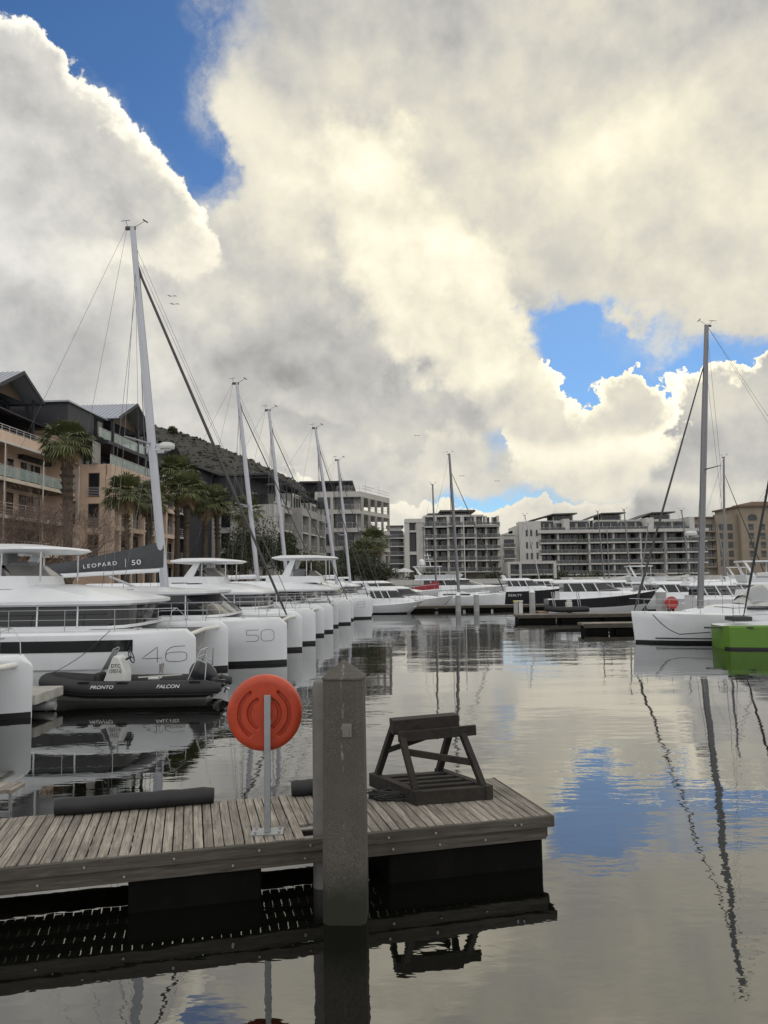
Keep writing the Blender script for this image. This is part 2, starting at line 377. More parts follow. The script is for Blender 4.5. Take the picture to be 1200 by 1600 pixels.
# ================================================================ foreground dock
def woodmat(name, c1, c2, pitch=None, axis=0, grain=(1, 1, 1), rough=.8, dark=None):
    m = bpy.data.materials.new(name); m.use_nodes = True; t = m.node_tree; n = t.nodes; L = t.links; b = n['Principled BSDF']; b.inputs['Roughness'].default_value = rough
    c = n.new('ShaderNodeTexCoord'); mp = n.new('ShaderNodeMapping'); L.new(c.outputs['Object'], mp.inputs[0]); mp.inputs['Scale'].default_value = grain
    vec = mp.outputs[0]; br = None
    if pitch:
        s = n.new('ShaderNodeSeparateXYZ'); L.new(c.outputs['Object'], s.inputs[0])
        f = n.new('ShaderNodeMath'); f.operation = 'DIVIDE'; L.new(s.outputs[axis], f.inputs[0]); f.inputs[1].default_value = pitch
        fl = n.new('ShaderNodeMath'); fl.operation = 'FLOOR'; L.new(f.outputs[0], fl.inputs[0])
        wn = n.new('ShaderNodeTexWhiteNoise'); wn.noise_dimensions = '1D'; L.new(fl.outputs[0], wn.inputs['W'])
        ad = n.new('ShaderNodeVectorMath'); ad.operation = 'MULTIPLY_ADD'; L.new(wn.outputs['Color'], ad.inputs[0]); ad.inputs[1].default_value = (37, 23, 11); L.new(vec, ad.inputs[2]); vec = ad.outputs[0]
        br = wn.outputs['Value']
    x = n.new('ShaderNodeTexNoise'); x.inputs['Scale'].default_value = 1.0; x.inputs['Detail'].default_value = 8; x.inputs['Roughness'].default_value = .7; x.inputs['Distortion'].default_value = .6; L.new(vec, x.inputs[0])
    r = n.new('ShaderNodeMapRange'); L.new(x.outputs[0], r.inputs[0]); r.inputs[1].default_value = .33; r.inputs[2].default_value = .68
    mi = n.new('ShaderNodeMix'); mi.data_type = 'RGBA'; L.new(r.outputs[0], mi.inputs[0]); mi.inputs[6].default_value = (*c1, 1); mi.inputs[7].default_value = (*c2, 1)
    out = mi.outputs[2]
    if br:
        mr = n.new('ShaderNodeMapRange'); L.new(br, mr.inputs[0]); mr.inputs[3].default_value = .68; mr.inputs[4].default_value = 1.15
        vm = n.new('ShaderNodeVectorMath'); vm.operation = 'SCALE'; L.new(out, vm.inputs[0]); L.new(mr.outputs[0], vm.inputs['Scale']); out = vm.outputs[0]
    # stains
    y = n.new('ShaderNodeTexNoise'); y.inputs['Scale'].default_value = 1.6; y.inputs['Detail'].default_value = 6; y.inputs['Roughness'].default_value = .65; L.new(c.outputs['Object'], y.inputs[0])
    r2 = n.new('ShaderNodeMapRange'); L.new(y.outputs[0], r2.inputs[0]); r2.inputs[1].default_value = .48; r2.inputs[2].default_value = .72; r2.inputs[4].default_value = .55
    m2 = n.new('ShaderNodeMix'); m2.data_type = 'RGBA'; L.new(r2.outputs[0], m2.inputs[0]); L.new(out, m2.inputs[6]); m2.inputs[7].default_value = (*(dark or (.05, .045, .03)), 1)
    L.new(m2.outputs[2], b.inputs['Base Color'])
    bp = n.new('ShaderNodeBump'); bp.inputs['Distance'].default_value = .004; L.new(x.outputs[0], bp.inputs['Height']); L.new(bp.outputs[0], b.inputs['Normal'])
    return m
ZD = .55; PITCHW = .098
deckm = woodmat('weathered_planks', (.11, .095, .078), (.42, .38, .32), PITCHW, 0, (34, 2.2, 34))
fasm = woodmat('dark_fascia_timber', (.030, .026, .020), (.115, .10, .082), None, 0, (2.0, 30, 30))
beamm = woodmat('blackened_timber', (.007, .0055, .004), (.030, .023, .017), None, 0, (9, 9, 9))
floatm = M('dock_float', (.003, .003, .0025), .7, var=.4, vs=2, bump=.01, bs=6, dirt=.3, dcol=(.02, .016, .01), **{'Specular IOR Level': .12})
galv = M('galvanised_steel', (.36, .37, .38), .45, .75, var=.15, vs=8)
P1 = onz(857, 1272, ZD); P0 = onz(0, 1354, ZD); Pb = onz(757, 1217, ZD)
dx = (P1-P0).normalized(); drz = math.atan2(dx.y, dx.x); dyv = Vector((-dx.y, dx.x, 0)); DW = (Pb-P1).dot(dyv)
dock = thing('floating_dock', 'weathered grey plank dock on black floats across the foreground', 'dock', (P1.x, P1.y, 0), drz)
def dl(p):                                  # world -> dock frame
    d = Vector((p.x-P1.x, p.y-P1.y, 0)); return d.dot(dx), d.dot(dyv)
PILE = at(540, 1300, 7.42); px_, py_ = dl(PILE)
N_ = int(9.6/PITCHW); mb = MB()
for i in range(N_):
    x1 = -i*PITCHW-.004; x0 = x1-PITCHW+random.uniform(.008, .016)
    r = random.Random(i); y0 = -.015+r.uniform(-.006, .006); y1 = DW+r.uniform(-.008, .012); z = ZD+r.uniform(-.003, .003)
    if px_-.30 < (x0+x1)/2 < px_+.12: y0 = .42          # notch round the pile
    mb.box(x0, x1, y0, y1, z-.03, z)
mb.build('plank_deck', deckm, dock, bevel=.003, seg=1)
nx0, nx1 = px_-.34, px_+.16
def fas(mb):
    for a, b in ((-9.7, 0.0),): mb.box(a, b+.02, -.06, -.018, ZD-.118, ZD-.004)
    mb.box(-9.7, -.02, DW+.015, DW+.055, ZD-.16, ZD-.03)
    mb.box(.002, .04, -.06, DW+.055, ZD-.118, ZD-.004)
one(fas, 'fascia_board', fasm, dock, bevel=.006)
def fas2(mb):
    mb.box(-9.7, -.05, -.035, .02, ZD-.245, ZD-.122); mb.box(-9.7, -.05, DW-.03, DW+.03, ZD-.245, ZD-.165)
    mb.box(-.06, -.005, .02, DW-.03, ZD-.245, ZD-.122)
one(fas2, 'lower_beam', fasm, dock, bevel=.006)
jm = MB()
for yy in (.30, .62, .94, 1.26):
    jm.box(-9.7, -.07, yy, yy+.05, ZD-.085, ZD-.035)
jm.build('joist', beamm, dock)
for a, b in ((-1.78, -.06), (-4.32, -3.07), (-9.2, -6.9)):
    one(lambda q: q.box(a, b, .03, DW-.06, -.35, ZD-.25), 'float', floatm, dock, bevel=.03)
bl = MB(); bl.tube([(0, -.062, 0), (0, -.075, 0)], .012, 8)
b0 = bl.build('bolt', galv, dock)
k = 0
for bx_, bz in [(-.35,-.07),(-.42,-.07),(-.75,-.22),(-1.3,-.07),(-1.25,-.22),(-1.75,-.22),(-1.8,-.07),(-2.6,-.07),(-2.65,-.22),(-3.1,-.07),(-3.35,-.22),(-3.9,-.07),(-4.35,-.22),(-4.7,-.07),(-5.1,-.22)]:
    o = b0 if k == 0 else b0.copy()
    if k: COL.objects.link(o); o.parent = dock
    o.location = (bx_, .024 if bz < -.2 else 0, ZD+bz*.84); k += 1
# rubber fender rolls lying on the rear edge
def fender(x0, x1, seed):
    pts = [(x0+(x1-x0)*i/14, DW-.06+.008*math.sin(i*1.3+seed), ZD+.085+.004*math.sin(i*2.1)) for i in range(15)]
    mb = MB(); rr = [.084]+[.094+.003*math.sin(i*1.7) for i in range(13)]+[.084]
    mb.tube(pts, rr, 14); return mb.build('fender_roll', rubber, dock)
fa = dl(onz(92, 1262, ZD))[0]; fb_ = dl(onz(333, 1243, ZD))[0]
fender(fa, fb_, 0)
fc = dl(onz(450, 1232, ZD))[0]; fender(fc, fc+.75, 2)

# concrete pile in front of the dock and round pile behind it
pm = bpy.data.materials.new('pile_concrete'); pm.use_nodes = True
def pilemat():
    t = pm.node_tree; n = t.nodes; L = t.links; b = n['Principled BSDF']; b.inputs['Roughness'].default_value = .92
    c = n.new('ShaderNodeTexCoord')
    def ns(sc, det, st=(1, 1, 1)):
        mp = n.new('ShaderNodeMapping'); mp.inputs['Scale'].default_value = st; L.new(c.outputs['Object'], mp.inputs[0])
        x = n.new('ShaderNodeTexNoise'); x.inputs['Scale'].default_value = sc; x.inputs['Detail'].default_value = det; x.inputs['Roughness'].default_value = .7; L.new(mp.outputs[0], x.inputs[0]); return x.outputs[0]
    def ramp(v, a, bb, ca, cb):
        r = n.new('ShaderNodeMapRange'); L.new(v, r.inputs[0]); r.inputs[1].default_value = a; r.inputs[2].default_value = bb; r.inputs[3].default_value = ca; r.inputs[4].default_value = cb; return r.outputs[0]
    def mix(f, a, bb):
        m = n.new('ShaderNodeMix'); m.data_type = 'RGBA'; L.new(f, m.inputs[0])
        for i, q in ((6, a), (7, bb)):
            if isinstance(q, tuple): m.inputs[i].default_value = (*q, 1)
            else: L.new(q, m.inputs[i])
        return m.outputs[2]
    speck = ramp(ns(150, 3), .36, .66, 0, 1)
    col = mix(speck, (.034, .030, .025), (.165, .150, .128))
    col = mix(ramp(ns(3.5, 6), .42, .66, 0, .55), col, (.07, .062, .048))
    s = n.new('ShaderNodeSeparateXYZ'); L.new(c.outputs['Object'], s.inputs[0])
    # white lime run down the front, and the wet weedy band at the waterline
    wob = ramp(ns(3, 2), .3, .7, -.008, .008)
    dxx = n.new('ShaderNodeMath'); dxx.operation = 'ADD'; L.new(s.outputs[0], dxx.inputs[0]); L.new(wob, dxx.inputs[1])
    ab = n.new('ShaderNodeMath'); ab.operation = 'ABSOLUTE'; L.new(dxx.outputs[0], ab.inputs[0])
    run = ramp(ab.outputs[0], .004, .016, 1, 0)
    brk = ramp(ns(22, 5, (1, 1, .35)), .50, .66, 0, .5)
    zz = ramp(s.outputs[2], .65, .9, 0, 1)
    mu = n.new('ShaderNodeMath'); mu.operation = 'MULTIPLY'; L.new(run, mu.inputs[0]); L.new(brk, mu.inputs[1])
    mu2 = n.new('ShaderNodeMath'); mu2.operation = 'MULTIPLY'; L.new(mu.outputs[0], mu2.inputs[0]); L.new(zz, mu2.inputs[1])
    col = mix(mu2.outputs[0], col, (.5, .5, .46))
    zn = n.new('ShaderNodeMath'); zn.operation = 'MULTIPLY_ADD'; L.new(ns(5, 5), zn.inputs[0]); zn.inputs[1].default_value = .35; L.new(s.outputs[2], zn.inputs[2])
    col = mix(ramp(zn.outputs[0], .38, .72, 1, 0), col, (.020, .022, .012))
    L.new(col, b.inputs['Base Color'])
    bp = n.new('ShaderNodeBump'); bp.inputs['Distance'].default_value = .006; L.new(ns(60, 4), bp.inputs['Height']); L.new(bp.outputs[0], b.inputs['Normal'])
pilemat()
pl = thing('concrete_pile', 'square chamfered concrete mooring pile with a pointed top, in front of the plank dock', 'pile', (PILE.x, PILE.y, 0), R(-3))
def sq(w_, ch, z): h_ = w_/2; c_ = h_-ch; return [(-c_,-h_,z),(c_,-h_,z),(h_,-c_,z),(h_,c_,z),(c_,h_,z),(-c_,h_,z),(-h_,c_,z),(-h_,-c_,z)]
def shaft(mb): mb.loft([sq(.395, .05, -1.5), sq(.395, .05, .3), sq(.385, .05, 1.4), sq(.375, .05, 2.17)], caps=True)
one(shaft, 'shaft', pm, pl, bevel=.006)
def cap(mb): mb.loft([sq(.39, .055, 2.171), sq(.39, .055, 2.19), sq(.03, .008, 2.335)], caps=True)
one(cap, 'pyramid_cap', pm, pl, bevel=.004)
def plate(mb): mb.box(.0, .085, -.205, -.185, 1.66, 1.78); mb.box(.02, .03, -.213, -.205, 1.68, 1.76); mb.box(.055, .065, -.213, -.205, 1.68, 1.76)
one(plate, 'metal_plate', M('weathered_plate', (.22, .21, .19), .8, .2, var=.3, vs=20), pl, bevel=.003)
RP = at(502, 1280, 8.12)
gp = MB(); gp.tube([(0, 0, -1.4), (0, 0, 1.98), (0, 0, 2.05), (0, 0, 2.09)], [.085, .085, .07, .02], 20)
o = gp.build('guide_post', M('post_grey', (.16, .15, .14), .7, var=.25, vs=4, dirt=.6)); o.location = (RP.x, RP.y, 0)
tag(o, 'round grey guide post with a domed top, just behind the square concrete pile', 'post')

# life ring case on its post
LP = onz(418, 1301, ZD); ls = thing('life_ring_stand', 'orange round life ring case on a slim galvanised post, standing on the plank dock', 'life ring', (LP.x, LP.y, ZD), R(4))
topz = at(416, 1086, LP.y).z-ZD
one(lambda q: q.box(-.032, .032, -.025, .025, .012, topz), 'post', galv, ls, bevel=.004)
def bp_(mb): mb.box(-.16, .16, -.10, .12, 0, .012); [mb.tube([(x, y, .012), (x, y, .03)], .012, 6) for x in (-.12, .12) for y in (-.06, .08)]
one(bp_, 'base_plate', galv, ls)
RC = at(412, 1117, LP.y); rz_ = RC.z-ZD; RR = 57/1202*(LP.y*.995+.02)*1.02
om = M('orange_plastic', (.47, .052, .015), .42, var=.16, vs=9, dirt=.35, dcol=(.20, .03, .02), ds=3)
def disc(mb):
    nr, na = 64, 180; back = []
    for i in range(nr+1):
        r = RR*i/nr; ring = []
        for j in range(na):
            a = 2*math.pi*j/na; t = r/RR
            y = -.055*math.sqrt(max(0, 1-max(0, (t-.80)/.20)**2.2)) if t > .8 else -.055-.012*math.cos(min(1, t/.8)*math.pi*.5)*0
            side = abs(math.cos(a))
            for c_, hw_, lim, dep in ((.40, .055, .36, .034), (.665, .05, .50, .036)):
                g_ = max(0, 1-(abs(t-c_)/hw_)**4) if abs(t-c_) < hw_ else 0
                e_ = min(1, max(0, (side-lim)/.08)); y += dep*min(1, g_*1.6)*e_
            ring.append((r*math.cos(a)+(RC.x-LP.x), y+.12, rz_+r*math.sin(a)))
        back.append(ring)
    back.append([(x, .24-(.02), z) for x, y, z in back[-1]])
    mb.loft(back, caps=False)
    mb.add(back[-1], [tuple(range(na))])
one(disc, 'ring_case', om, ls, ang=60)
each(lambda q: (q.box(-.035, .035, .026, .058, rz_-.10, rz_-.06), q.box(-.035, .035, .026, .058, rz_+.12, rz_+.16)), 'bracket', galv, ls)
# timber trestle
F1 = onz(651, 1257, ZD); F2 = onz(761, 1248, ZD); B1 = onz(583, 1226, ZD)
tx = (F2-F1).normalized(); ty = Vector((-tx.y, tx.x, 0)); TW = (F2-F1).length; TD = (B1-F1).dot(ty)*.92; sk = (B1-F1).dot(tx)
TH = at(672, 1126, F1.y+.2).z-ZD
ts = thing('timber_trestle', 'blackened timber A-frame trestle with a slatted base, at the end of the plank dock', 'trestle', (F1.x, F1.y, ZD), math.atan2(tx.y, tx.x))
def P(x, y, z): return (x*TW+sk*y, y*TD, z)
def bm_(name, a, b, wd, ht, up=(0, 0, 1)): return one(lambda q: q.beam(P(*a), P(*b), wd, ht, up=up), name, beamm, ts, bevel=.006)
bm_('base_rail', (-.02, 0, .075), (1.02, 0, .075), .10, .15); bm_('base_rail', (0, 1, .065), (1, 1, .065), .08, .11)
bm_('base_rail', (0, -.06, .08), (0, 1.05, .08), .10, .16); bm_('base_rail', (1, -.06, .08), (1, 1.05, .08), .10, .16)
for y in (.22, .42, .62, .82): bm_('slat', (.04, y, .13), (.96, y, .13), .085, .045)
for xs_ in (.0, 1.0):
    xt = .05 if xs_ == 0 else .93
    bm_('leg', (xs_+(.02 if xs_ == 0 else -.02), .05, .14), (xt, .42, TH-.15), .09, .07, (1, 0, 0))
    bm_('leg', (xs_+(.03 if xs_ == 0 else -.03), .97, .14), (xt+.01, .60, TH-.11), .09, .07, (1, 0, 0))
bm_('top_plank', (-.02, .36, TH-.20), (1.12, .36, TH-.17), .05, .12); bm_('top_beam', (-.02, .52, TH-.10), (.95, .52, TH-.075), .20, .17)
bm_('brace', (.03, .30, TH-.36), (.97, .20, TH-.52), .05, .075); bm_('brace', (.05, .74, TH-.42), (.85, .62, TH-.20), .05, .06)
rp = MB(); rr_ = random.Random(3); c0 = onz(607, 1250, ZD)
for kx in range(7):
    pts = []; a0 = rr_.uniform(0, 6)
    for i in range(26):
        a = a0+i*.45; r = .10+.09*rr_.random(); pts.append((c0.x+.03+math.cos(a)*r*1.5, c0.y+math.sin(a)*r*.55+.02, ZD+.015+.012*kx*rr_.random()+.006*kx))
    rp.tube(pts, .011, 5)
tag(rp.build('rope_pile', drope), 'tangle of black rope lying on the planks beside the trestle', 'rope')

# low timber step and finger jetty at the left
fj = thing('finger_jetty', 'short pale-edged finger jetty under the bow of the black inflatable', 'jetty', (0, 0, 0))
A = onz(97, 1072, .5); conc = M('jetty_concrete', (.42, .41, .37), .85, var=.3, vs=2, bump=.01, bs=12, dirt=.5)
one(lambda q: q.box(-19.5, A.x, A.y-1.5, A.y+.1, .26, .50), 'walkway', conc, fj, bevel=.02)
one(lambda q: (q.box(-19, A.x-.35, A.y-1.3, A.y-.1, -.4, .255),), 'float', floatm, fj, bevel=.04)
one(lambda q: q.tube([(A.x-.4, A.y-.75, .1), (A.x+.16, A.y-.75, .12)], .10, 12), 'roller_fender', M('grey_plastic', (.25, .25, .25), .5), fj)
A2 = onz(40, 1222, .45); st = thing('dock_step', 'narrow grey timber step beside the rear edge of the plank dock, at the left edge', 'step')
one(lambda q: q.box(-9, A2.x, A2.y-.38, A2.y, .40, .45), 'tread', deckm, st, bevel=.005)
one(lambda q: (q.box(-9, A2.x-.03, A2.y-.36, A2.y-.32, .10, .17), [q.box(A2.x-.06-1.1*i, A2.x-.03-1.1*i, A2.y-.34, A2.y-.30, -.2, .40) for i in range(5)]), 'frame', galv, st)
# ================================================================ boats
def shp(t_): return max(0.0, 1-max(0.0, (t_-.42)/.58)**2.2)**.8
GLY = {'4': [[(.78, 0), (.78, 1), (0, .27), (1.0, .27)]],
 '6': [[(.92, 1), (.45, 1)]+[(.5+.5*math.cos(a), .5+.5*math.sin(a)) for a in [R(x) for x in range(120, 190, 10)]]+[(0, .36)], [(.5+.5*math.copysign(abs(math.cos(R(x)))**.6, math.cos(R(x))), .31+.31*math.copysign(abs(math.sin(R(x)))**.6, math.sin(R(x)))) for x in range(0, 361, 12)]],
 '5': [[(.95, 1), (.05, 1), (.05, .56), (.7, .56), (.93, .48), (1, .3), (.93, .08), (.7, 0), (0, 0)]],
 '0': [[(.5+.5*math.copysign(abs(math.cos(R(x)))**.6, math.cos(R(x))), .5+.5*math.copysign(abs(math.sin(R(x)))**.6, math.sin(R(x)))) for x in range(0, 361, 10)]],
 '8': [[(.5+.44*math.copysign(abs(math.cos(R(x)))**.6, math.cos(R(x))), .77+.23*math.sin(R(x))) for x in range(0, 361, 12)], [(.5+.5*math.copysign(abs(math.cos(R(x)))**.6, math.cos(R(x))), .27+.27*math.sin(R(x))) for x in range(0, 361, 12)]]}
HX = [0, -.06, -.3, -.9, -1.9, -3.4, -5.5, -8.5]
HWF = [.03, .07, .21, .46, .68, .82, .86, .84]
def hwat(x):
    for i in range(len(HX)-1):
        if HX[i] >= x >= HX[i+1]:
            f = (HX[i]-x)/(HX[i]-HX[i+1]); return HWF[i]*(1-f)+HWF[i+1]*f
    return HWF[-1]
def cat(name, label, sx, yc, Lx=13.5, h=2.75, number=None, mast=None, top=None, flyb=True, saloon=-2.6, group='catamarans berthed bow-out in a row', fb=1.72, stripe=None, slant=.25, boom=False, stay=True, detail=True, cab=(2.45, 3.08), hard=None, roofx=None):
    t = thing(name, label, 'catamaran', (sx, yc, 0), 0, group)
    hx = HX+[-Lx+.8, -Lx]; hw = HWF+[.78, .7]
    for s in (-1, 1):
        rings = []
        for x, w_ in zip(hx, hw):
            zt = fb-(.28 if x == 0 else (.20 if x == -.06 else 0)); half = [(0, -.55), (.6, -.4), (.84, 0), (.87, .14), (.90, .18), (.94, .60), (1, .66), (1, 1.35), (.985, zt-.10), (.90, zt-.025), (.76, zt)]
            pts = [(x, s*h+f*w_, z if z < 1.3 else min(z, zt)) for f, z in half]+[(x, s*h, zt+.015)]+[(x, s*h-f*w_, min(z, zt)) for f, z in reversed(half[1:])]
            rings.append(pts)
        nn = len(rings[0])
        mb = MB(); mb.loft(rings, strip=lambda i, j: 1 if (j in (0, 1, 2) or j >= nn-3) else 0)
        mb.build('hull', [white, black], t, ang=30)
    def bd(mb):
        mb.prism([(-3.2, fb-.01), (-3.3, 1.25), (-3.9, .95), (-Lx+1, .95), (-Lx+1, fb-.01)], -h+.3, h-.3)
        mb.box(-Lx+1, -3.1, -h-.3, h+.3, fb-.12, fb+.03)
    one(bd, 'bridge_deck', white, t)
    one(lambda q: q.tube([(-.32, -h, fb-.22), (-.32, 0, fb-.16), (-.32, h, fb-.22)], .07, 10, flat=1.0), 'crossbeam', cream, t)
    one(lambda q: q.box(-3.2, -.45, -h+.5, h-.5, fb-.2, fb-.19), 'trampoline', net, t)
    one(lambda q: q.tube([(-.33, -h+.3, fb-.28), (-.3, -.9, fb-.75), (-.3, -.2, fb-.60), (-.33, .2, fb-.25)], .018, 6), 'bridle_rope', rope, t)
    # saloon
    W1 = h+.05; z1, z2 = cab; sf = saloon
    def plan(xf, w_, z, nose=.5, xa=-Lx+2.6): return [(xa, -w_, z), (xf-nose, -w_, z), (xf-nose*.3, -w_*.82, z), (xf, -w_*.45, z), (xf, w_*.45, z), (xf-nose*.3, w_*.82, z), (xf-nose, w_, z), (xa, w_, z)]
    one(lambda q: q.loft([plan(sf, W1, fb+.03), plan(sf-.02, W1, fb+.12)]), 'coaming', white, t)
    one(lambda q: q.loft([plan(sf-.02, W1-.02, fb+.121), plan(sf-slant, W1-.10, z1)]), 'saloon_glazing', dglass, t)
    def mull(mb):
        for xx in (sf-1.4, sf-2.6, sf-4.2, sf-6.0):
            for s in (-1, 1): mb.beam((xx, s*(W1-.005), fb+.1), (xx-.02, s*(W1-.085), z1), .04, .05, up=(0, 1, 0))
    each(mull, 'mullion', white, t)
    rx = sf+.25 if roofx is None else roofx
    xa2 = -Lx+1.6
    def roof(mb):
        mb.loft([plan(rx-.15, W1+.02, z1-.02, .7, xa2), plan(rx, W1+.12, z1+.04, .8, xa2), plan(rx, W1+.12, z1+.13, .8, xa2), plan(rx-1.6, W1-.75, z2-.12, 1.3, xa2), plan(rx-3.0, W1-1.2, z2, 1.5, xa2+.2)])
    one(roof, 'coachroof', white, t, ang=6)
    each(lambda q: (q.box(rx-2.0, rx-1.5, -.9, -.3, z1+.42, z1+.46), q.box(rx-1.7, rx-1.2, .4, 1.0, z1+.38, z1+.43)), 'deck_hatch', dglass, t)
    if hard is None: hard = (-4.6, -8.6, 4.22)
    if flyb:
        hx1, hx0, hz = hard
        one(lambda q: q.loft([plan(hx1-.9, 1.7, z2-.12, .6, hx0-.6), plan(hx1-1.0, 1.68, z2+.28, .6, hx0-.6)]), 'flybridge_coaming', white, t)
        one(lambda q: q.loft([plan(hx1-1.0, 1.6, z2+.285, .5, hx1-1.7), plan(hx1-1.45, 1.5, z2+.62, .5, hx1-1.8)]), 'windscreen', M('smoked_screen', (.16, .15, .14), .15), t)
        def ht(mb): mb.loft([plan(hx1-.25, 1.65, hz-.10, .8, hx0), plan(hx1, 1.9, hz-.02, 1.0, hx0-.2), plan(hx1-.1, 1.88, hz+.05, 1.0, hx0-.2), plan(hx1-1.2, 1.4, hz+.17, .8, hx0+.3)])
        one(ht, 'hardtop', white, t, ang=25)
        for s in (-1, 1):
            one(lambda q: q.tube([(hx1-.7, s*1.45, z2+.1), (hx1-.7, s*1.45, hz-.05)], .032, 8), 'hardtop_post', steel, t)
            one(lambda q: q.tube([(hx1-1.9, s*1.5, z2-.05), (hx1-1.9, s*1.5, hz-.05)], .032, 8), 'hardtop_post', steel, t)
            one(lambda q: q.loft([[(hx0+.2, s*1.55-.06, z2), (hx0+.75, s*1.55-.06, z2), (hx0+.75, s*1.55+.06, z2), (hx0+.2, s*1.55+.06, z2)], [(hx0+.95, s*1.55-.05, hz-.06), (hx0+1.25, s*1.55-.05, hz-.06), (hx0+1.25, s*1.55+.05, hz-.06), (hx0+.95, s*1.55+.05, hz-.06)]]), 'arch_leg', white, t)
        one(lambda q: (q.box(hx0+.9, hx0+1.7, -.3, .3, z2+.2, z2+.75), q.box(hx0+.8, hx0+1.0, -.35, .35, z2+.6, z2+1.1)), 'helm_seat', cushion, t, bevel=.05)
    # guard rails
    def rails(mb):
        for s in (-1, 1):
            pts = [(-.55, s*(h+.10), fb+.62)]+[(x, s*(h+hwat(x)*.86), fb+.62) for x in (-1.0, -2.2, -3.6, -5.2, -7, -9, -Lx+1.6)]
            mb.tube(pts, .013, 5); mb.tube([(x, y, z-.28) for x, y, z in pts[1:]], .006, 4)
            for x, y, z in pts[1:]: mb.tube([(x, y, fb), (x, y, z)], .012, 5)
            mb.tube([pts[0], (-.3, s*(h-.02), fb+.35), (-.28, s*(h-.02), fb)], .013, 5)
            mb.tube([(-.75, s*(h+.02)-.28, fb), (-.65, s*(h-.02)-.26, fb+.55), (-.55, s*(h+.10), fb+.62)], .013, 5)
            mb.box(-1.05, -.75, s*h-.16, s*h+.16, fb+.36, fb+.385)
    if detail: one(rails, 'guard_rail', steel, t)
    def cleats(mb, s, x): mb.tube([(x-.12, s*(h+hwat(x)*.6), fb+.06), (x+.12, s*(h+hwat(x)*.6), fb+.06)], .018, 6); mb.box(x-.04, x+.04, s*(h+hwat(x)*.6)-.02, s*(h+hwat(x)*.6)+.02, fb, fb+.05)
    for s in (-1, 1):
        for x in (-1.6, -6):
            if detail: one(lambda q: cleats(q, s, x), 'cleat', steel, t)
    if stripe:
        x0, x1, za, zb, sl_ = stripe; mb = MB()
        lo = [x0]+[x for x in HX if x1 < x < x0]+[x1]
        rowa = [(x, -(h+hwat(x))-.012, za) for x in lo]; rowb = [(x+(sl_ if i == 0 else 0), -(h+hwat(x))-.012, zb) for i, x in enumerate(lo)]
        mb.loft([rowa, rowb], closed=False, caps=False); mb.build('hull_window', dglass, t)
    if number:
        txt, x0, x1, za, zb = number; nn = len(txt); cw = (x1-x0)/(nn+(nn-1)*.18)
        mb = MB()
        for i, chh in enumerate(txt):
            for st_ in GLY[chh]:
                pts = []
                for a in range(len(st_)-1):
                    for s_ in range(4): pts.append((st_[a][0]+(st_[a+1][0]-st_[a][0])*s_/4, st_[a][1]+(st_[a+1][1]-st_[a][1])*s_/4))
                pts.append(st_[-1])
                q3 = [(x0+i*cw*1.18+p[0]*cw, za+p[1]*(zb-za)) for p in pts]
                mb.tube([(x, -(h+hwat(x))-.003, z) for x, z in q3], .0085, 4)
        mb.build('hull_number', inkc, t)
    if mast:
        mx_, r0 = mast; tp = Vector(top)-Vector((sx, yc, 0)); b0 = Vector((mx_, 0, fb+.3)); fo = Vector((-.35, 0, fb-.05))
        one(lambda q: q.tube([b0+(tp-b0)*i/12 for i in range(13)], [r0*(1-.35*max(0, i-7)/5) for i in range(13)], 12, flat=.66), 'mast', alu, t)
        hd = b0+(tp-b0)*.9
        one(lambda q: (q.box(tp.x-.30, tp.x+.14, -.05, .05, tp.z-.12, tp.z+.02), q.tube([tp+Vector((.1, 0, 0)), tp+Vector((.55, 0, .28))], .012, 4), q.tube([tp+Vector((.45, 0, .34)), tp+Vector((.66, 0, .20))], .03, 4), q.tube([tp+Vector((-.2, 0, 0)), tp+Vector((-.3, 0, .3))], .01, 4), q.tube([tp+Vector((-.5, 0, .28)), tp+Vector((-.1, 0, .32))], .014, 4)), 'masthead', dalu, t)
        if stay:
            f2 = hd+(fo-hd)*.04; f3 = hd+(fo-hd)*.97
            one(lambda q: q.tube([hd+Vector((.1, 0, 0)), f2, hd+(fo-hd)*.5, f3, fo], [.02, .055 if r0 > .16 else .03, .065 if r0 > .16 else .036, .05 if r0 > .16 else .03, .03], 8), 'furled_jib', dalu, t)
            each(lambda q: (q.tube([b0+(tp-b0)*.96, fo+Vector((.3, -.3, .3))], .007, 4), q.tube([b0+(tp-b0)*.93, fo+Vector((.2, .4, .3))], .007, 4)), 'halyard', wire, t)
        def rig(mb):
            for s in (-1, 1):
                mb.tube([hd, b0+(tp-b0)*.42+Vector((-.7, s*1.35, .1)), (mx_-1.2, s*(h+.6), fb)], .010, 4)
                mb.tube([b0+(tp-b0)*.86, (mx_-1.6, s*(h+.6), fb)], .009, 4); mb.tube([b0+(tp-b0)*.44, (mx_-.9, s*(h+.6), fb)], .009, 4)
            mb.tube([tp+Vector((-.25, 0, 0)), (-Lx+.3, 0, fb+1.4)], .007, 4); mb.tube([tp+Vector((-.25, 0, -.1)), b0+Vector((-4.5, 0, 1.2))], .007, 4)
            mb.tube([hd+(tp-hd)*.2, b0+Vector((-1.2, .5, .2))], .007, 4)
        each(rig, 'shroud', wire, t)
        def spr(mb):
            p = b0+(tp-b0)*.42
            for s in (-1, 1): mb.tube([p, p+Vector((-.7, s*1.35, .1))], [.045, .025], 6)
        each(spr, 'spreader', alu, t)
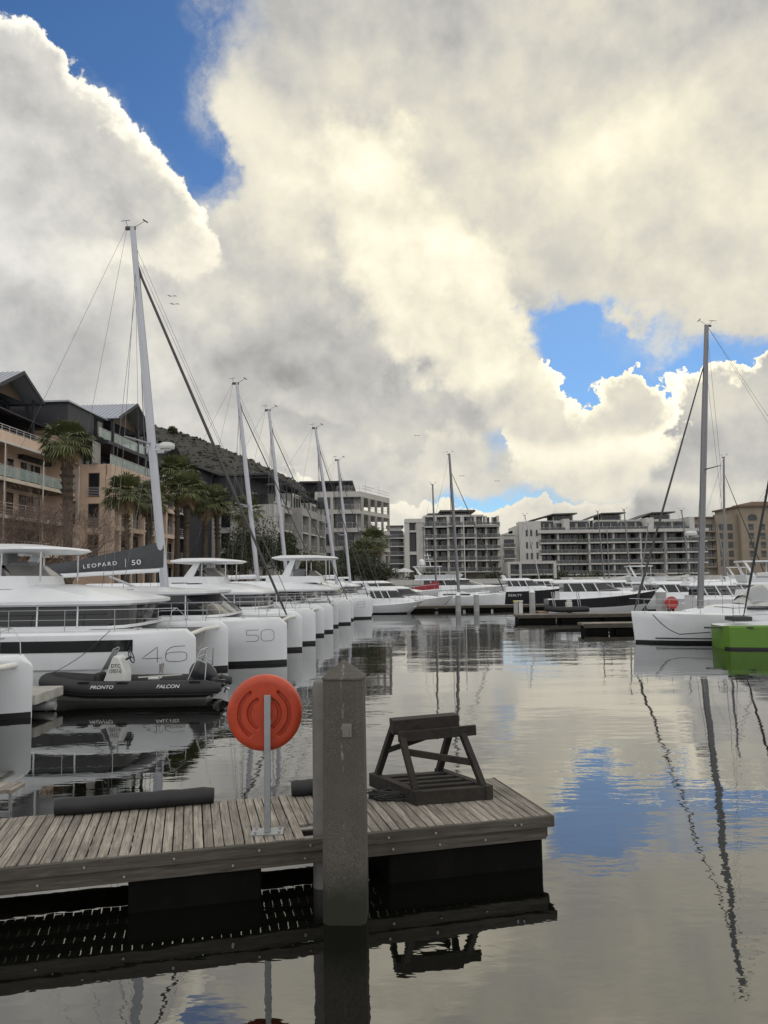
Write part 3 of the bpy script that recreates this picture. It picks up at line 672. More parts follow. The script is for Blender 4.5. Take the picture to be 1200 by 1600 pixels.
        if boom == 'pack':
            g0 = b0+(tp-b0)*.098
            be = Vector((-Lx+2.1, 0, g0.z-.30))
            one(lambda q: q.tube([g0, be], .11, 10), 'boom', white, t)
            def sc(mb):
                rings = []
                for i in range(13):
                    f = i/12; c = g0+(be-g0)*f+Vector((.05 if i == 0 else 0, 0, .08)); hh = .66*(1-f)**1.8+.46*(1-.45*f); ww = .17*(1-.3*f)+.03*math.sin(i*2.2)
                    rings.append([(c.x, -ww*.7, c.z), (c.x, -ww*1.1, c.z+hh*.25), (c.x+.0, -ww*.8, c.z+hh*.6), (c.x, -.035, c.z+hh), (c.x, .035, c.z+hh), (c.x, ww*.8, c.z+hh*.6), (c.x, ww*1.1, c.z+hh*.25), (c.x, ww*.7, c.z)])
                mb.loft(rings)
            scv = one(sc, 'sail_cover', grcanvas, t, ang=50)
            ang = math.atan2(g0.z-be.z, g0.x-be.x)
            text('LEOPARD', .23, inkw, scv, (g0.x-2.55, -.235, g0.z+.22), (R(84), -ang-R(3), 0), sp=1.35, sx=1.15)
            text('50', .30, inkw, scv, (g0.x-1.05, -.235, g0.z+.30), (R(84), -ang-R(2), 0), sp=1.1, sx=1.3)
            one(lambda q: q.box(g0.x-1.50, g0.x-1.485, -.24, -.225, g0.z+.12, g0.z+.46), 'lettering', inkw, scv)
            one(lambda q: q.tube([b0+Vector((0, -.02, .35)), b0+Vector((-2.4, 0, g0.z-b0.z-.25))], .05, 8), 'vang', alu, t)
            rd = b0+(tp-b0)*.405
            def radome(mb):
                mb.box(rd.x+.05, rd.x+.75, -.08, .08, rd.z-.03, rd.z+.03)
                prof = [(.02, .0), (.30, .02), (.33, .10), (.30, .22), (.20, .27), (.02, .29)]
                mb.loft([[(rd.x+.62+r_*math.cos(a), r_*math.sin(a), rd.z+.03+z_) for a in [2*math.pi*j/20 for j in range(20)]] for r_, z_ in prof])
            one(radome, 'radome', M('radome_grey', (.6, .6, .58), .4), t)
        elif boom:
            g0 = b0+(tp-b0)*.1
            one(lambda q: q.tube([g0, g0+Vector((-5, 0, -.1))], .10, 8), 'boom', white, t)
            one(lambda q: (q.tube([b0, b0+Vector((0, 0, .35))], .24, 10), q.tube([b0+Vector((-1.9, -.2, .25)), b0+Vector((-1.0, -.2, .3))], .14, 8)), 'yellow_boot', ycov, t)
    return t
cats = [
 cat('catamaran', 'white catamaran bow with a cream crossbeam, nearest of the row at the left edge', -8.3, 15.45, h=2.85, saloon=-4.5, flyb=False, fb=1.45, hard=None),
 cat('catamaran', 'white power catamaran numbered 46, moored behind the black inflatable', -5.62, 25.35, h=2.35, number=('46', -1.42, -.22, .80, 1.24), stripe=(-1.66, -9.5, 1.14, 1.47, 0), saloon=-2.1, slant=.05, hard=(-4.35, -7.6, 4.2), roofx=-1.75),
 cat('catamaran', 'white sailing catamaran numbered 50 with a grey sail cover on its boom', -3.75, 32.2, h=2.7, number=('50', -1.45, -.45, .86, 1.28), stripe=(-2.75, -9.5, 1.18, 1.5, .35), saloon=-2.45, slant=1.0, mast=(-5.35, .185), top=at(207, 355, 32.2), boom='pack', flyb=False, Lx=14.5, cab=(2.62, 2.95), roofx=-2.9),
 cat('catamaran', 'white power catamaran with a hardtop, just beyond the one numbered 50', -3.45, 40.9, h=2.65, saloon=-2.6, hard=(-4.0, -7.2, 4.15), slant=.1),
 cat('catamaran', 'white catamaran with a hardtop behind a tall raked mast, fourth beyond the inflatable', -3.15, 49.3, h=2.65, saloon=-2.0, mast=(-4.85, .15), top=at(370, 598, 49.3), boom=True, hard=(.2, -3.6, 4.5), roofx=.2),
 cat('catamaran', 'white sailing catamaran with the third raked mast from the left', -2.45, 57.3, h=2.6, saloon=-2.4, mast=(-4.7, .15), top=at(420, 640, 57.3), boom=True, flyb=False),
 cat('catamaran', 'white catamaran numbered 48 with the fourth raked mast from the left', -1.1, 65.0, h=2.6, number=('48', -2.0, -.5, .9, 1.35), saloon=-2.6, mast=(-2.85, .15), top=at(493, 668, 65), boom=True, flyb=False, stripe=(-2.9, -9.5, 1.2, 1.5, .35)),
 cat('catamaran', 'white catamaran farthest along the row, under the fifth and shortest raked mast', -.2, 74.5, h=2.6, saloon=-2.4, mast=(-3.1, .15), top=at(528, 718, 74.5), boom=True, flyb=False),
]

# inflatable
def rib():
    Y = 21.0; bow = at(62, 1055, Y); L_ = at(345, 1060, Y).x-bow.x
    t = thing('inflatable_boat', 'black rigid inflatable boat with a white console and outboard, beside the catamaran numbered 46', 'inflatable boat', (bow.x, Y, 0))
    rt = .22; hb = .70; path = []
    zs = lambda x: .34+.20*max(0, 1-x/1.9)**1.6
    path.append((L_+.15, -hb, zs(9)+.02)); path.append((L_-.25, -hb, zs(9)))
    for x in (L_-1.1, L_-1.9, L_-2.7, 1.55, 1.1): path.append((x, -hb*min(1, (x+.6)/1.9), zs(x)))
    for a in range(-70, 71, 14): path.append((.95-.70*math.cos(R(a)), hb*.78*math.sin(R(a)), zs(.95-.7*math.cos(R(a)))))
    for x in (1.1, 1.55, L_-2.7, L_-1.9, L_-1.1): path.append((x, hb*min(1, (x+.6)/1.9), zs(x)))
    path.append((L_-.25, hb, zs(9))); path.append((L_+.15, hb, zs(9)+.02))
    rr = [.10]+[rt]*(len(path)-2)+[.10]
    tb = one(lambda q: q.tube(path, rr, 18), 'inflatable_tube', rubber, t, ang=60)
    for dz in (-.05, -.11): one(lambda q: q.tube([(x, y+(-rt*.985 if y < 0 else 0), z+dz) for x, y, z in path if y < -.3], .014, 5), 'rubbing_strip', black, t)
    one(lambda q: q.loft([[(x, 0, -.22+.30*max(0, 1-x/1.4)**1.5), (x, -.30*w_, -.04+.2*max(0, 1-x/1.4)), (x, -.46*w_, .24+.2*max(0, 1-x/1.4)), (x, .46*w_, .24+.2*max(0, 1-x/1.4)), (x, .30*w_, -.04+.2*max(0, 1-x/1.4))] for x, w_ in ((.5, .3), (1.2, .75), (2.2, 1), (L_-.3, 1))]), 'hull', M('rib_hull', (.6, .6, .57), .5, var=.1), t)
    one(lambda q: q.box(.8, L_-.1, -.55, .55, .26, .30), 'floor', M('rib_floor', (.14, .14, .14), .8), t)
    cx = at(183, 1040, Y).x-bow.x
    con = one(lambda q: q.prism([(cx-.34, .30), (cx+.30, .30), (cx+.30, .75), (cx+.14, 1.12), (cx+.02, 1.18), (cx-.04, 1.12)], -.28, .28), 'console', M('console_white', (.62, .62, .6), .4, dirt=.3), t, bevel=.03)
    text('DTC', .14, inkc, con, (cx+.06, -.284, .90), sx=.9); text('15957-0', .135, inkc, con, (cx+.045, -.284, .765), sx=.74)
    one(lambda q: q.tube([(cx-.36, -.26, .72), (cx-.02, -.24, 1.34), (cx+.02, 0, 1.38), (cx-.02, .24, 1.34), (cx-.36, .26, .72)], .014, 6), 'grab_rail', steel, con)
    one(lambda q: q.add([(cx-.32, -.24, .78), (cx-.04, -.22, 1.30), (cx-.04, .22, 1.30), (cx-.32, .24, .78), (cx-.33, -.24, .79), (cx-.05, -.22, 1.31), (cx-.05, .22, 1.31), (cx-.33, .24, .79)], [(0,1,2,3),(7,6,5,4),(0,4,5,1),(2,6,7,3)]), 'windscreen', M('clear_screen', (.3, .31, .32), .1), con)
    wl = MB(); c = Vector((cx+.38, 0, 1.12)); n_ = 24
    wl.tube([c+Vector((.10*math.sin(2*math.pi*j/n_)*-.6, .17*math.cos(2*math.pi*j/n_), .16*math.sin(2*math.pi*j/n_))) for j in range(n_+1)], .016, 6)
    for a in (90, 210, 330): wl.tube([c, c+Vector((-.06*math.sin(R(a)), .17*math.cos(R(a)), .16*math.sin(R(a))))], .012, 5)
    wl.tube([c, c+Vector((-.15, 0, -.08))], .03, 6); wl.build('steering_wheel', black, con)
    one(lambda q: (q.box(cx-.55, cx-.36, -.3, .3, .3, .72),), 'bow_locker', rubber, t, bevel=.08)
    sx_ = at(245, 1050, Y).x-bow.x
    seat = one(lambda q: (q.box(sx_-.18, sx_+.1, -.2, .2, .52, .57),), 'seat', M('seat_white', (.62, .62, .6), .5), t, bevel=.015)
    one(lambda q: (q.tube([(sx_+.10, -.14, .56), (sx_+.14, -.14, .92), (sx_+.14, .14, .92), (sx_+.10, .14, .56)], .016, 6), q.box(sx_+.10, sx_+.14, -.14, .14, .70, .93)), 'backrest', steel, seat)
    one(lambda q: q.box(sx_-.12, sx_+.05, -.1, .1, .30, .52), 'pedestal', galv, seat)
    one(lambda q: q.beam((sx_-.4, -.3, .60), (sx_+.75, -.3, .66), .03, .03), 'paddle', M('paddle_pale', (.55, .55, .5), .6), t)
    # towing frame
    fx = at(312, 1040, Y).x-bow.x
    def fr(mb):
        for s in (-1, 1):
            mb.tube([(fx-.22, s*.42, .5), (fx+.12, s*.36, 1.30), (fx+.28, s*.36, 1.30), (fx+.24, s*.42, .5)], .018, 6); mb.tube([(fx+.02, s*.38, 1.06), (fx+.26, s*.38, .95)], .014, 6)
        mb.tube([(fx+.12, -.36, 1.30), (fx+.12, .36, 1.30)], .018, 6); mb.tube([(fx+.05, -.38, 1.12), (fx+.05, .38, 1.12)], .014, 6)
    one(fr, 'towing_frame', steel, t)
    ob = thing('outboard_motor', None, None); ob.parent = t; del_ = None
    ox = at(310, 1045, Y).x-bow.x
    cow = M('cowling_black', (.02, .021, .024), .32, dirt=.3, dcol=(.08, .08, .08))
    def cowl(mb):
        rings = []
        ax = Vector((.80, 0, -.38)).normalized(); up = Vector((.38, 0, .80)).normalized()
        c0 = Vector((ox-.18, 0, .80))
        for f, hw_, lo, hi in ((-.02, .07, .10, .10), (.04, .16, .20, .22), (.20, .20, .26, .30), (.42, .21, .25, .31), (.60, .18, .20, .22), (.74, .10, .10, .08)):
            c = c0+ax*f; rings.append([tuple(c+Vector((0, math.copysign(abs(math.cos(a))**.7, math.cos(a))*hw_, 0))+up*(math.copysign(abs(math.sin(a))**.7, math.sin(a))*(hi if math.sin(a) > 0 else lo))) for a in [2*math.pi*j/16 for j in range(16)]])
        mb.loft(rings)
    one(cowl, 'cowling', cow, ob, ang=50)
    def leg(mb):
        a = Vector((ox+.38, 0, .55)); b_ = Vector((ox+.62, 0, .36))
        mb.tube([a, (a+b_)/2, b_], [.12, .10, .075], 10, flat=.6); mb.tube([b_+Vector((-.10, 0, .12)), b_+Vector((.04, 0, 0)), b_+Vector((.18, 0, -.08))], [.04, .06, .02], 8)
        mb.prism([(b_.x-.04, b_.z-.03), (b_.x+.06, b_.z-.03), (b_.x-.02, b_.z-.22)], -.01, .01); mb.box(b_.x-.14, b_.x+.10, -.09, .09, b_.z+.10, b_.z+.115)
    one(leg, 'gearcase', cow, ob)
    def prop(mb):
        c = Vector((ox+.76, 0, .26)); ax = Vector((.8, 0, -.4)).normalized(); u = Vector((0, 1, 0)); v_ = ax.cross(u)
        mb.tube([c-ax*.06, c+ax*.08], .035, 8)
        for kk in range(3):
            a = 2.1*kk+.4; d = u*math.cos(a)+v_*math.sin(a); e = d.cross(ax)
            mb.add([c+d*.03-e*.02-ax*.02, c+d*.03+e*.02+ax*.02, c+d*.13+e*.07+ax*.03, c+d*.16, c+d*.13-e*.05-ax*.03], [(0, 1, 2, 3, 4)])
    one(prop, 'propeller', steel, ob)
    one(lambda q: (q.box(L_-.16, L_-.08, -.55, .55, .1, .58),), 'transom', cow, t)
    pz = zs(9)+.115; 
    text('PRONTO', .125, inkw, tb, (at(178, 1060, Y).x-bow.x, -hb-rt*.93-.012, zs(2.4)+.09), (R(66), 0, R(0)), shear=.25, sx=1.15)
    text('FALCON', .13, inkw, tb, (at(277, 1063, Y).x-bow.x, -hb-rt*.93-.012, zs(9)+.09), (R(66), 0, 0), shear=.2, sx=1.15)
    each(lambda q: [q.tube([(x-.14, -hb-rt*.6, zs(x)+.20), (x, -hb-rt*.66, zs(x)+.215), (x+.14, -hb-rt*.6, zs(x)+.20)], .03, 6) for x in (1.5, 2.5, L_-.5)], 'grab_handle', black, t)
    r_ = MB(); a = Vector((bow.x+.35, Y-.05, zs(.2)+.2)); b_ = Vector((at(172, 983, 22.3).x, 22.3, 1.75))
    r_.tube([a+(b_-a)*(i/10)-Vector((0, 0, .12*math.sin(math.pi*i/10))) for i in range(11)], .010, 5)
    tag(r_.build('mooring_line', drope), 'dark line from the black inflatable up to the deck of the catamaran numbered 46', 'mooring line')
rib()

# monohull yachts: local +x is the bow, z=0 water
def yhull(mb, L_, B, f0, f1, rake=.4, stern=.75, boot=.12, n=14, flare=0.0):
    rings = []
    for i in range(n+1):
        t_ = i/n; x = L_*t_; s = max(.012, shp(t_) if t_ > .42 else stern+(1-stern)*math.sin(t_/.42*math.pi/2)); w_ = B/2*s
        zt = f0+(f1-f0)*t_**2; rk = rake*max(0, t_-.35)/.65
        k1 = .78-flare*t_; k2 = .92-flare*.4*t_
        prof = [(0, -.5), (k1*.8, -.25), (k1*.95, 0), (k1, boot), (k2*.98, zt*.45), (k2+.05, zt*.75), (1, zt-.04), (.94, zt)]
        pts = [(x+rk*(z/zt-1)*1.0 if z > 0 else x-rk, f*w_, z) for f, z in prof]+[(x, 0, zt+.04)]+[(x+rk*(z/zt-1) if z > 0 else x-rk, -f*w_, z) for f, z in reversed(prof[1:])]
        rings.append(pts)
    return rings
def sailboat(label, loc, rz, L_=11, B=3.4, f=(1.05, 1.3), mh=14, mx=None, hullm=None, group=None, boomc=None, hood=True, hoodx=.33, mr=.085, rake=.2, name='sailing_yacht', furl=True, top=None, rails=True, bootm=None, spread=True, radome=False):
    t = thing(name, label, 'sailing yacht', loc, rz, group); hullm = hullm or white
    rings = yhull(None, L_, B, f[0], f[1], rake); nn = len(rings[0])
    MB().loft(rings, strip=lambda i, j: 1 if (j < 3 or j >= nn-3) else (2 if 7 <= j <= nn-8 else 0)).build('hull', [hullm, bootm or black, white], t)
    zd = f[0]+.1; mx = mx if mx is not None else L_*.58
    one(lambda q: q.loft([[(x, -w_, z0), (x, -w_*.8, z1), (x, w_*.8, z1), (x, w_, z0)] for x, w_, z0, z1 in ((L_*.25, B*.3, zd-.1, zd+.42), (L_*.45, B*.31, zd-.1, zd+.45), (L_*.66, B*.22, zd-.05, zd+.33), (L_*.80, B*.08, zd, zd+.10))]), 'cabin', white, t, ang=25)
    each(lambda q: [q.box(L_*.30, L_*.60, s*B*.272-.02, s*B*.272+.02, zd+.13, zd+.27) for s in (-1, 1)], 'cabin_window', dglass, t)
    if hood:
        def hd_(mb):
            mb.loft([[(L_*hoodx+dx_, w_*math.cos(a), zd+.3+hh*math.sin(a)) for a in [math.pi*j/10 for j in range(11)]] for dx_, w_, hh in ((-.9, B*.30, .95), (-.2, B*.30, 1.0), (.5, B*.28, .8), (1.15, B*.24, .12))], closed=False, caps=False)
        one(hd_, 'sprayhood', wcanvas, t, ang=60)
        one(lambda q: q.loft([[(L_*hoodx+dx_, w_*math.cos(a), zd+.31+hh*math.sin(a)) for a in [math.pi*(.08+.84*j/8) for j in range(9)]] for dx_, w_, hh in ((.12, B*.296, .97), (.5, B*.286, .85), (.95, B*.264, .47))], closed=False, caps=False), 'hood_window', M('clear_vinyl', (.30, .31, .31), .15), t)
    tp = Vector(top)-Vector(loc) if top is not None else Vector((mx-.1, 0, mh))
    if top is not None: tp = Matrix.Rotation(-rz, 3, 'Z') @ tp
    b0 = Vector((mx, 0, zd+.2))
    one(lambda q: q.tube([b0+(tp-b0)*i/8 for i in range(9)], [mr*(1-.3*max(0, i-5)/3) for i in range(9)], 10), 'mast', alu if mr < .1 else M('mast_grey', (.20, .20, .21), .4, .5), t)
    one(lambda q: (q.box(tp.x-.22, tp.x+.1, -.04, .04, tp.z-.08, tp.z), q.tube([tp, tp+Vector((.35, 0, .25))], .01, 4), q.tube([tp+Vector((-.1, 0, 0)), tp+Vector((-.3, 0, .22))], .01, 4), q.tube([tp+Vector((-.48, 0, .2)), tp+Vector((-.12, 0, .24))], .012, 4), q.tube([tp+Vector((.28, 0, .33)), tp+Vector((.42, 0, .18))], .02, 4)), 'masthead', dalu, t)
    fo = Vector((L_-.15, 0, f[1]+.05)); hd = b0+(tp-b0)*.88
    one(lambda q: q.tube([hd, hd+(fo-hd)*.06, hd+(fo-hd)*.5, hd+(fo-hd)*.96, fo], [.012, .03, .05, .06, .02] if furl else [.01]*5, 8), 'furled_jib' if furl else 'forestay', dalu if furl == 'dark' else (M('furl_grey', (.22, .22, .23), .6) if furl else wire), t)
    def rg(mb):
        sw = B*.28
        for s in (-1, 1):
            if spread:
                p = b0+(tp-b0)*.48+Vector((-.35, s*sw, .05)); mb.tube([tp, p, (mx-.3, s*B*.44, zd)], .008, 4); mb.tube([b0+(tp-b0)*.86, (mx-.8, s*B*.44, zd)], .007, 4)
            mb.tube([tp, (.1, s*.5, f[0])], .007, 4)
    each(rg, 'shroud', wire, t)
    if spread:
        each(lambda q: [q.tube([b0+(tp-b0)*fz, b0+(tp-b0)*fz+Vector((-.35, s*B*.28, .05))], [.035, .018], 5) for s in (-1, 1) for fz in (.48,)], 'spreader', dalu, t)
    if radome:
        p = b0+(tp-b0)*.25
        one(lambda q: (q.box(p.x, p.x+.5, -.05, .05, p.z-.05, p.z), q.loft([[(p.x+.5+r_*math.cos(a), r_*math.sin(a), p.z+z_) for a in [2*math.pi*j/16 for j in range(16)]] for r_, z_ in ((.02, 0), (.27, .01), (.29, .12), (.22, .22), (.02, .24))])), 'radome', M('radome_grey', (.6, .6, .58), .4), t)
    if boomc:
        g0 = b0+Vector((-.1, 0, 1.0)); e = g0+Vector((-L_*.36, 0, .02))
        one(lambda q: q.tube([g0, e], .07, 8), 'boom', alu, t)
        one(lambda q: q.loft([[(c.x, -w_, c.z+.03), (c.x, -w_*1.1, c.z+hh*.45), (c.x, -.03, c.z+hh), (c.x, .03, c.z+hh), (c.x, w_*1.1, c.z+hh*.45), (c.x, w_, c.z+.03)] for c, w_, hh in [(g0+(e-g0)*i/8, .15*(1-.04*i), .62*(1-i/8)**1.3+.26) for i in range(9)]]), 'sail_cover', boomc, t, ang=50)
    if rails:
        def rl(mb):
            for s in (-1, 1):
                pts = []
                for tt in (.05, .2, .35, .5, .65, .78, .88, .96):
                    sh = shp(tt) if tt > .42 else .9
                    pts.append((L_*tt, s*B/2*sh*.93, f[0]+(f[1]-f[0])*tt*tt+.6))
                mb.tube(pts, .009, 4); mb.tube([(x, y, z-.28) for x, y, z in pts], .007, 4)
                for x, y, z in pts: mb.tube([(x, y, z-.62), (x, y, z)], .012, 4)
            mb.tube([(L_*.96, -B*.1, f[1]+.6), (L_+.05, 0, f[1]+.62), (L_*.96, B*.1, f[1]+.6)], .013, 5)
        one(rl, 'guard_rail', steel, t)
    return t
def motoryacht(label, loc, rz, L_=14, B=4.2, f=(1.2, 1.9), hullm=None, group=None, style='sport', name='motor_yacht', arch=True, dome=False, txt=None, band=None):
    t = thing(name, label, 'motor yacht', loc, rz, group); hullm = hullm or white
    rings = yhull(None, L_, B, f[0], f[1], 1.6, .9, .12, 16, .22); nn = len(rings[0])
    def strip(i, j):
        if j < 3 or j >= nn-3: return 1
        if 7 <= j <= nn-8: return 2
        if band and j in (3, nn-4): return 2
        return 0
    hm_ = MB().loft(rings, strip=strip).build('hull', [hullm, black, white], t)
    def pl_(xa, xf, w_, z, nose=1.6): return [(xa, -w_, z), (xf-nose, -w_, z), (xf-nose*.45, -w_*.72, z), (xf-nose*.12, -w_*.35, z), (xf, 0, z), (xf-nose*.12, w_*.35, z), (xf-nose*.45, w_*.72, z), (xf-nose, w_, z), (xa, w_, z)]
    W = B*.40; z0 = f[0]+.15
    one(lambda q: q.loft([pl_(L_*.10, L_*.88, W, z0-.35, 3), pl_(L_*.10, L_*.84, W*.96, z0+.28, 3), pl_(L_*.10, L_*.74, W*.9, z0+.45, 2.5)]), 'foredeck', white, t, ang=25)
    one(lambda q: q.loft([pl_(L_*.14, L_*.70, W*.905, z0+.40, 3.2), pl_(L_*.14, L_*.54, W*.80, z0+1.12, 2.2)]), 'windows', dglass, t, ang=25)
    def pill(mb):
        for xx in (L_*.22, L_*.34, L_*.45):
            for s in (-1, 1): mb.beam((xx, s*W*.915, z0+.38), (xx-.35, s*W*.81, z0+1.13), .09, .05, up=(0, 1, 0))
    each(pill, 'pillar', white, t)
    one(lambda q: q.loft([pl_(L_*.06, L_*.555, W*.84, z0+1.10, 2.4), pl_(L_*.05, L_*.56, W*.86, z0+1.18, 2.4), pl_(L_*.07, L_*.47, W*.70, z0+1.40, 2)]), 'hardtop', white, t, ang=25)
    if style == 'fly':
        one(lambda q: q.loft([pl_(L_*.06, L_*.46, W*.74, z0+1.38, 1.8), pl_(L_*.05, L_*.50, W*.80, z0+1.85, 1.8)]), 'flybridge', white, t, ang=25)
        one(lambda q: q.loft([pl_(L_*.34, L_*.49, W*.76, z0+1.86, 1.6), pl_(L_*.33, L_*.45, W*.66, z0+2.15, 1.3)]), 'fly_screen', M('smoked_screen', (.16, .15, .14), .15), t)
        one(lambda q: ([q.loft([[(L_*.10, s*W*.72-.05, z0+1.8), (L_*.125, s*W*.72-.05, z0+1.8), (L_*.125, s*W*.72+.05, z0+1.8), (L_*.10, s*W*.72+.05, z0+1.8)], [(L_*.05, s*W*.6-.04, z0+2.9), (L_*.065, s*W*.6-.04, z0+2.9), (L_*.065, s*W*.6+.04, z0+2.9), (L_*.05, s*W*.6+.04, z0+2.9)]]) for s in (-1, 1)], q.box(L_*.04, L_*.30, -W*.66, W*.66, z0+2.88, z0+3.0), [q.tube([(L_*.28, s*W*.6, z0+1.85), (L_*.28, s*W*.6, z0+2.9)], .03, 6) for s in (-1, 1)]), 'fly_arch', white, t)
    elif arch:
        one(lambda q: ([q.beam((L_*.13, s*W*.72, z0+1.1), (L_*.07, s*W*.6, z0+1.75), .30, .06, up=(0, 1, 0)) for s in (-1, 1)], q.box(L_*.045, L_*.085, -W*.62, W*.62, z0+1.72, z0+1.80)), 'radar_arch', white, t)
    zz = z0+(3.0 if style == 'fly' else 1.8)
    if dome:
        for s in (-1, 1):
            one(lambda q: q.loft([[(L_*.12+r_*math.cos(a), s*W*.45+r_*math.sin(a), zz+z_) for a in [2*math.pi*j/16 for j in range(16)]] for r_, z_ in ((.2, 0), (.42, .15), (.44, .5), (.36, .75), (.18, .9), (.02, .94))]), 'satellite_dome', white, t)
        one(lambda q: (q.beam((L_*.2, 0, zz), (L_*.17, 0, zz+1.7), .3, .12, up=(1, 0, 0)), q.box(L_*.12, L_*.22, -.9, .9, zz+.9, zz+.97), q.box(L_*.14, L_*.20, -.6, .6, zz+1.4, zz+1.47), q.tube([(L_*.17, 0, zz+1.6), (L_*.17, 0, zz+4)], .02, 4)), 'radar_mast', white, t)
    def rl(mb):
        for s in (-1, 1):
            pts = []
            for tt in (.45, .55, .65, .75, .85, .93, .985):
                sh = shp(tt)
                pts.append((L_*tt, s*B/2*sh*.90, f[0]+(f[1]-f[0])*tt*tt+.55))
            mb.tube(pts, .013, 4)
            for x, y, z in pts: mb.tube([(x, y, z-.57), (x, y, z)], .011, 4)
    one(rl, 'bow_rail', steel, t)
    one(lambda q: [q.box(L_*.50, L_*.70, s*(B*.47)-.0, s*(B*.47)+.0+.001, 0, 0.001) for s in ()] or q.box(-.7, .05, -B*.36, B*.36, .22, .32), 'swim_platform', M('teak', (.22, .15, .09), .7, var=.2), t)
    if txt: text(txt, .40, inkw, hm_, (L_*.235, -B*.5-.03, f[0]*.70), sx=1.15)
    return t
# ================================================================ buildings
tan = M('tan_render', (.66, .50, .38), .9, var=.12, vs=.5, dirt=.25, dcol=(.2, .14, .10), ds=.5)
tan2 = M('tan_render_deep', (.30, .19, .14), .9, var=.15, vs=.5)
crm = M('cream_render', (.62, .54, .43), .85, var=.1, vs=.5, dirt=.2)
gry = M('grey_render', (.36, .35, .33), .9, var=.12, vs=.4, dirt=.25, dcol=(.14, .13, .12), ds=.4)
pgr = M('pale_render', (.50, .48, .44), .88, var=.12, vs=.3, dirt=.3, dcol=(.22, .2, .18), ds=.3)
wht = M('white_render', (.50, .485, .455), .85, var=.10, vs=.3, dirt=.3, dcol=(.28, .25, .22), ds=.3)
bge = M('beige_render', (.27, .225, .17), .9, var=.12, vs=.3, dirt=.25)
drk = M('charcoal_cladding', (.035, .036, .042), .65, var=.2, vs=.8)
sof = M('soffit_timber', (.12, .085, .06), .8, var=.2, vs=1)
mroof = M('metal_roof', (.42, .44, .48), .40, .5, var=.08, vs=1)
groof = M('dark_roof', (.07, .065, .06), .7)
wfr = M('white_frame', (.55, .54, .52), .5)
dfr = M('dark_frame', (.05, .05, .05), .5)
louv = M('louvre_panel', (.42, .40, .37), .7, var=.1)
brail = M('balcony_glass', (.40, .48, .45), .10, var=.25, vs=1.2, Alpha=.55)
frail = M('far_balcony_glass', (.10, .115, .115), .10, var=.4, vs=.5, Alpha=.5)
curtain = M('curtain_pale', (.30, .29, .27), .9, var=.3, vs=2)
far_mode = False
def win(root, x0, x1, z0, z1, y, nm=2, fr=None, name='window', curt=0.0, tr=False):
    fr = fr or dfr
    def f(mb):
        t_ = .06; mb.k = 0
        mb.box(x0, x1, y-.05, y+.03, z0, z0+t_); mb.box(x0, x1, y-.05, y+.03, z1-t_, z1); mb.box(x0, x0+t_, y-.048, y+.028, z0+t_, z1-t_); mb.box(x1-t_, x1, y-.048, y+.028, z0+t_, z1-t_)
        for i in range(1, nm): xx = x0+(x1-x0)*i/nm; mb.box(xx-.03, xx+.03, y-.046, y+.026, z0+t_, z1-t_)
        if tr: mb.box(x0+t_, x1-t_, y-.044, y+.024, z1-.6, z1-.55)
        mb.k = 1; mb.box(x0+t_, x1-t_, y-.01, y+.02, z0+t_, z1-t_)
        if curt > 0:
            mb.k = 2; i = random.randrange(nm); a = x0+(x1-x0)*i/nm; mb.box(a+.05, a+.05+(x1-x0)/nm*curt, y-.02, y-.012, z0+.08, z1-.08)
    return one(f, name, [fr, bglass, curtain], root)
def slats(root, x0, x1, z0, z1, y, name='louvre_shutter', m=None):
    def f(mb):
        mb.box(x0, x1, y-.03, y, z0, z1); n_ = max(3, int((z1-z0)/.14))
        for i in range(n_): zz = z0+(z1-z0)*(i+.5)/n_; mb.box(x0+.05, x1-.05, y-.06, y-.031, zz-.035, zz+.035)
    return one(f, name, m or louv, root)
def railing(root, x0, x1, y, z, h_=1.0, glass=True, side=None, fr=None, parent=None, gap=1.5, bars=3):
    rt = []
    def f(mb):
        n_ = max(1, round((x1-x0)/gap)); mb.box(x0, x1, y-.025, y+.025, z+h_-.04, z+h_)
        for i in range(n_+1): xx = x0+(x1-x0)*i/n_; mb.box(xx-.02, xx+.02, y-.02, y+.02, z, z+h_-.041)
        if not glass:
            for j in range(bars): zz = z+h_*(j+.6)/(bars+.6); mb.box(x0, x1, y-.012, y+.012, zz-.012, zz+.012)
        if side:
            for xx in (x0, x1): mb.box(xx-.02, xx+.02, y+.026, side, z+h_-.04, z+h_); [mb.box(xx-.01, xx+.01, y+.026, side, z+h_*f_-.01, z+h_*f_+.01) for f_ in (.25, .5, .75) if not glass]
        if glass:
            mb.k = 1
            for i in range(n_): a = x0+(x1-x0)*i/n_; b_ = x0+(x1-x0)*(i+1)/n_; mb.box(a+.05, b_-.05, y-.008, y+.008, z+.08, z+h_-.08)
            if side:
                for xx in (x0, x1): mb.box(xx-.006, xx+.006, y+.05, side-.02, z+.08, z+h_-.08)
    return one(f, 'railing', [fr or (pgr if far_mode else wfr), frail if far_mode else brail], parent or root)
def balcony(root, x0, x1, y0, y1, z, th=.28, m=None, glass=True, h_=1.0, rail=True, gap=1.5):
    s = one(lambda q: (q.mat(0).box(x0, x1, y0, y1, z-th, z), q.mat(1).box(x0+.08, x1-.08, y0+.08, y1, z-th-.03, z-th-.002)), 'balcony', [m or crm, sof], root)
    if rail: railing(root, x0+.04, x1-.04, y0+.06, z, h_, glass, parent=s, gap=gap, side=y1)
    return s
def frame(label, k, c, Y0, cat_='apartment building', name='apartment_building'):
    return thing(name, label, cat_, (c+k*Y0, Y0, 0), math.atan2(1, k))
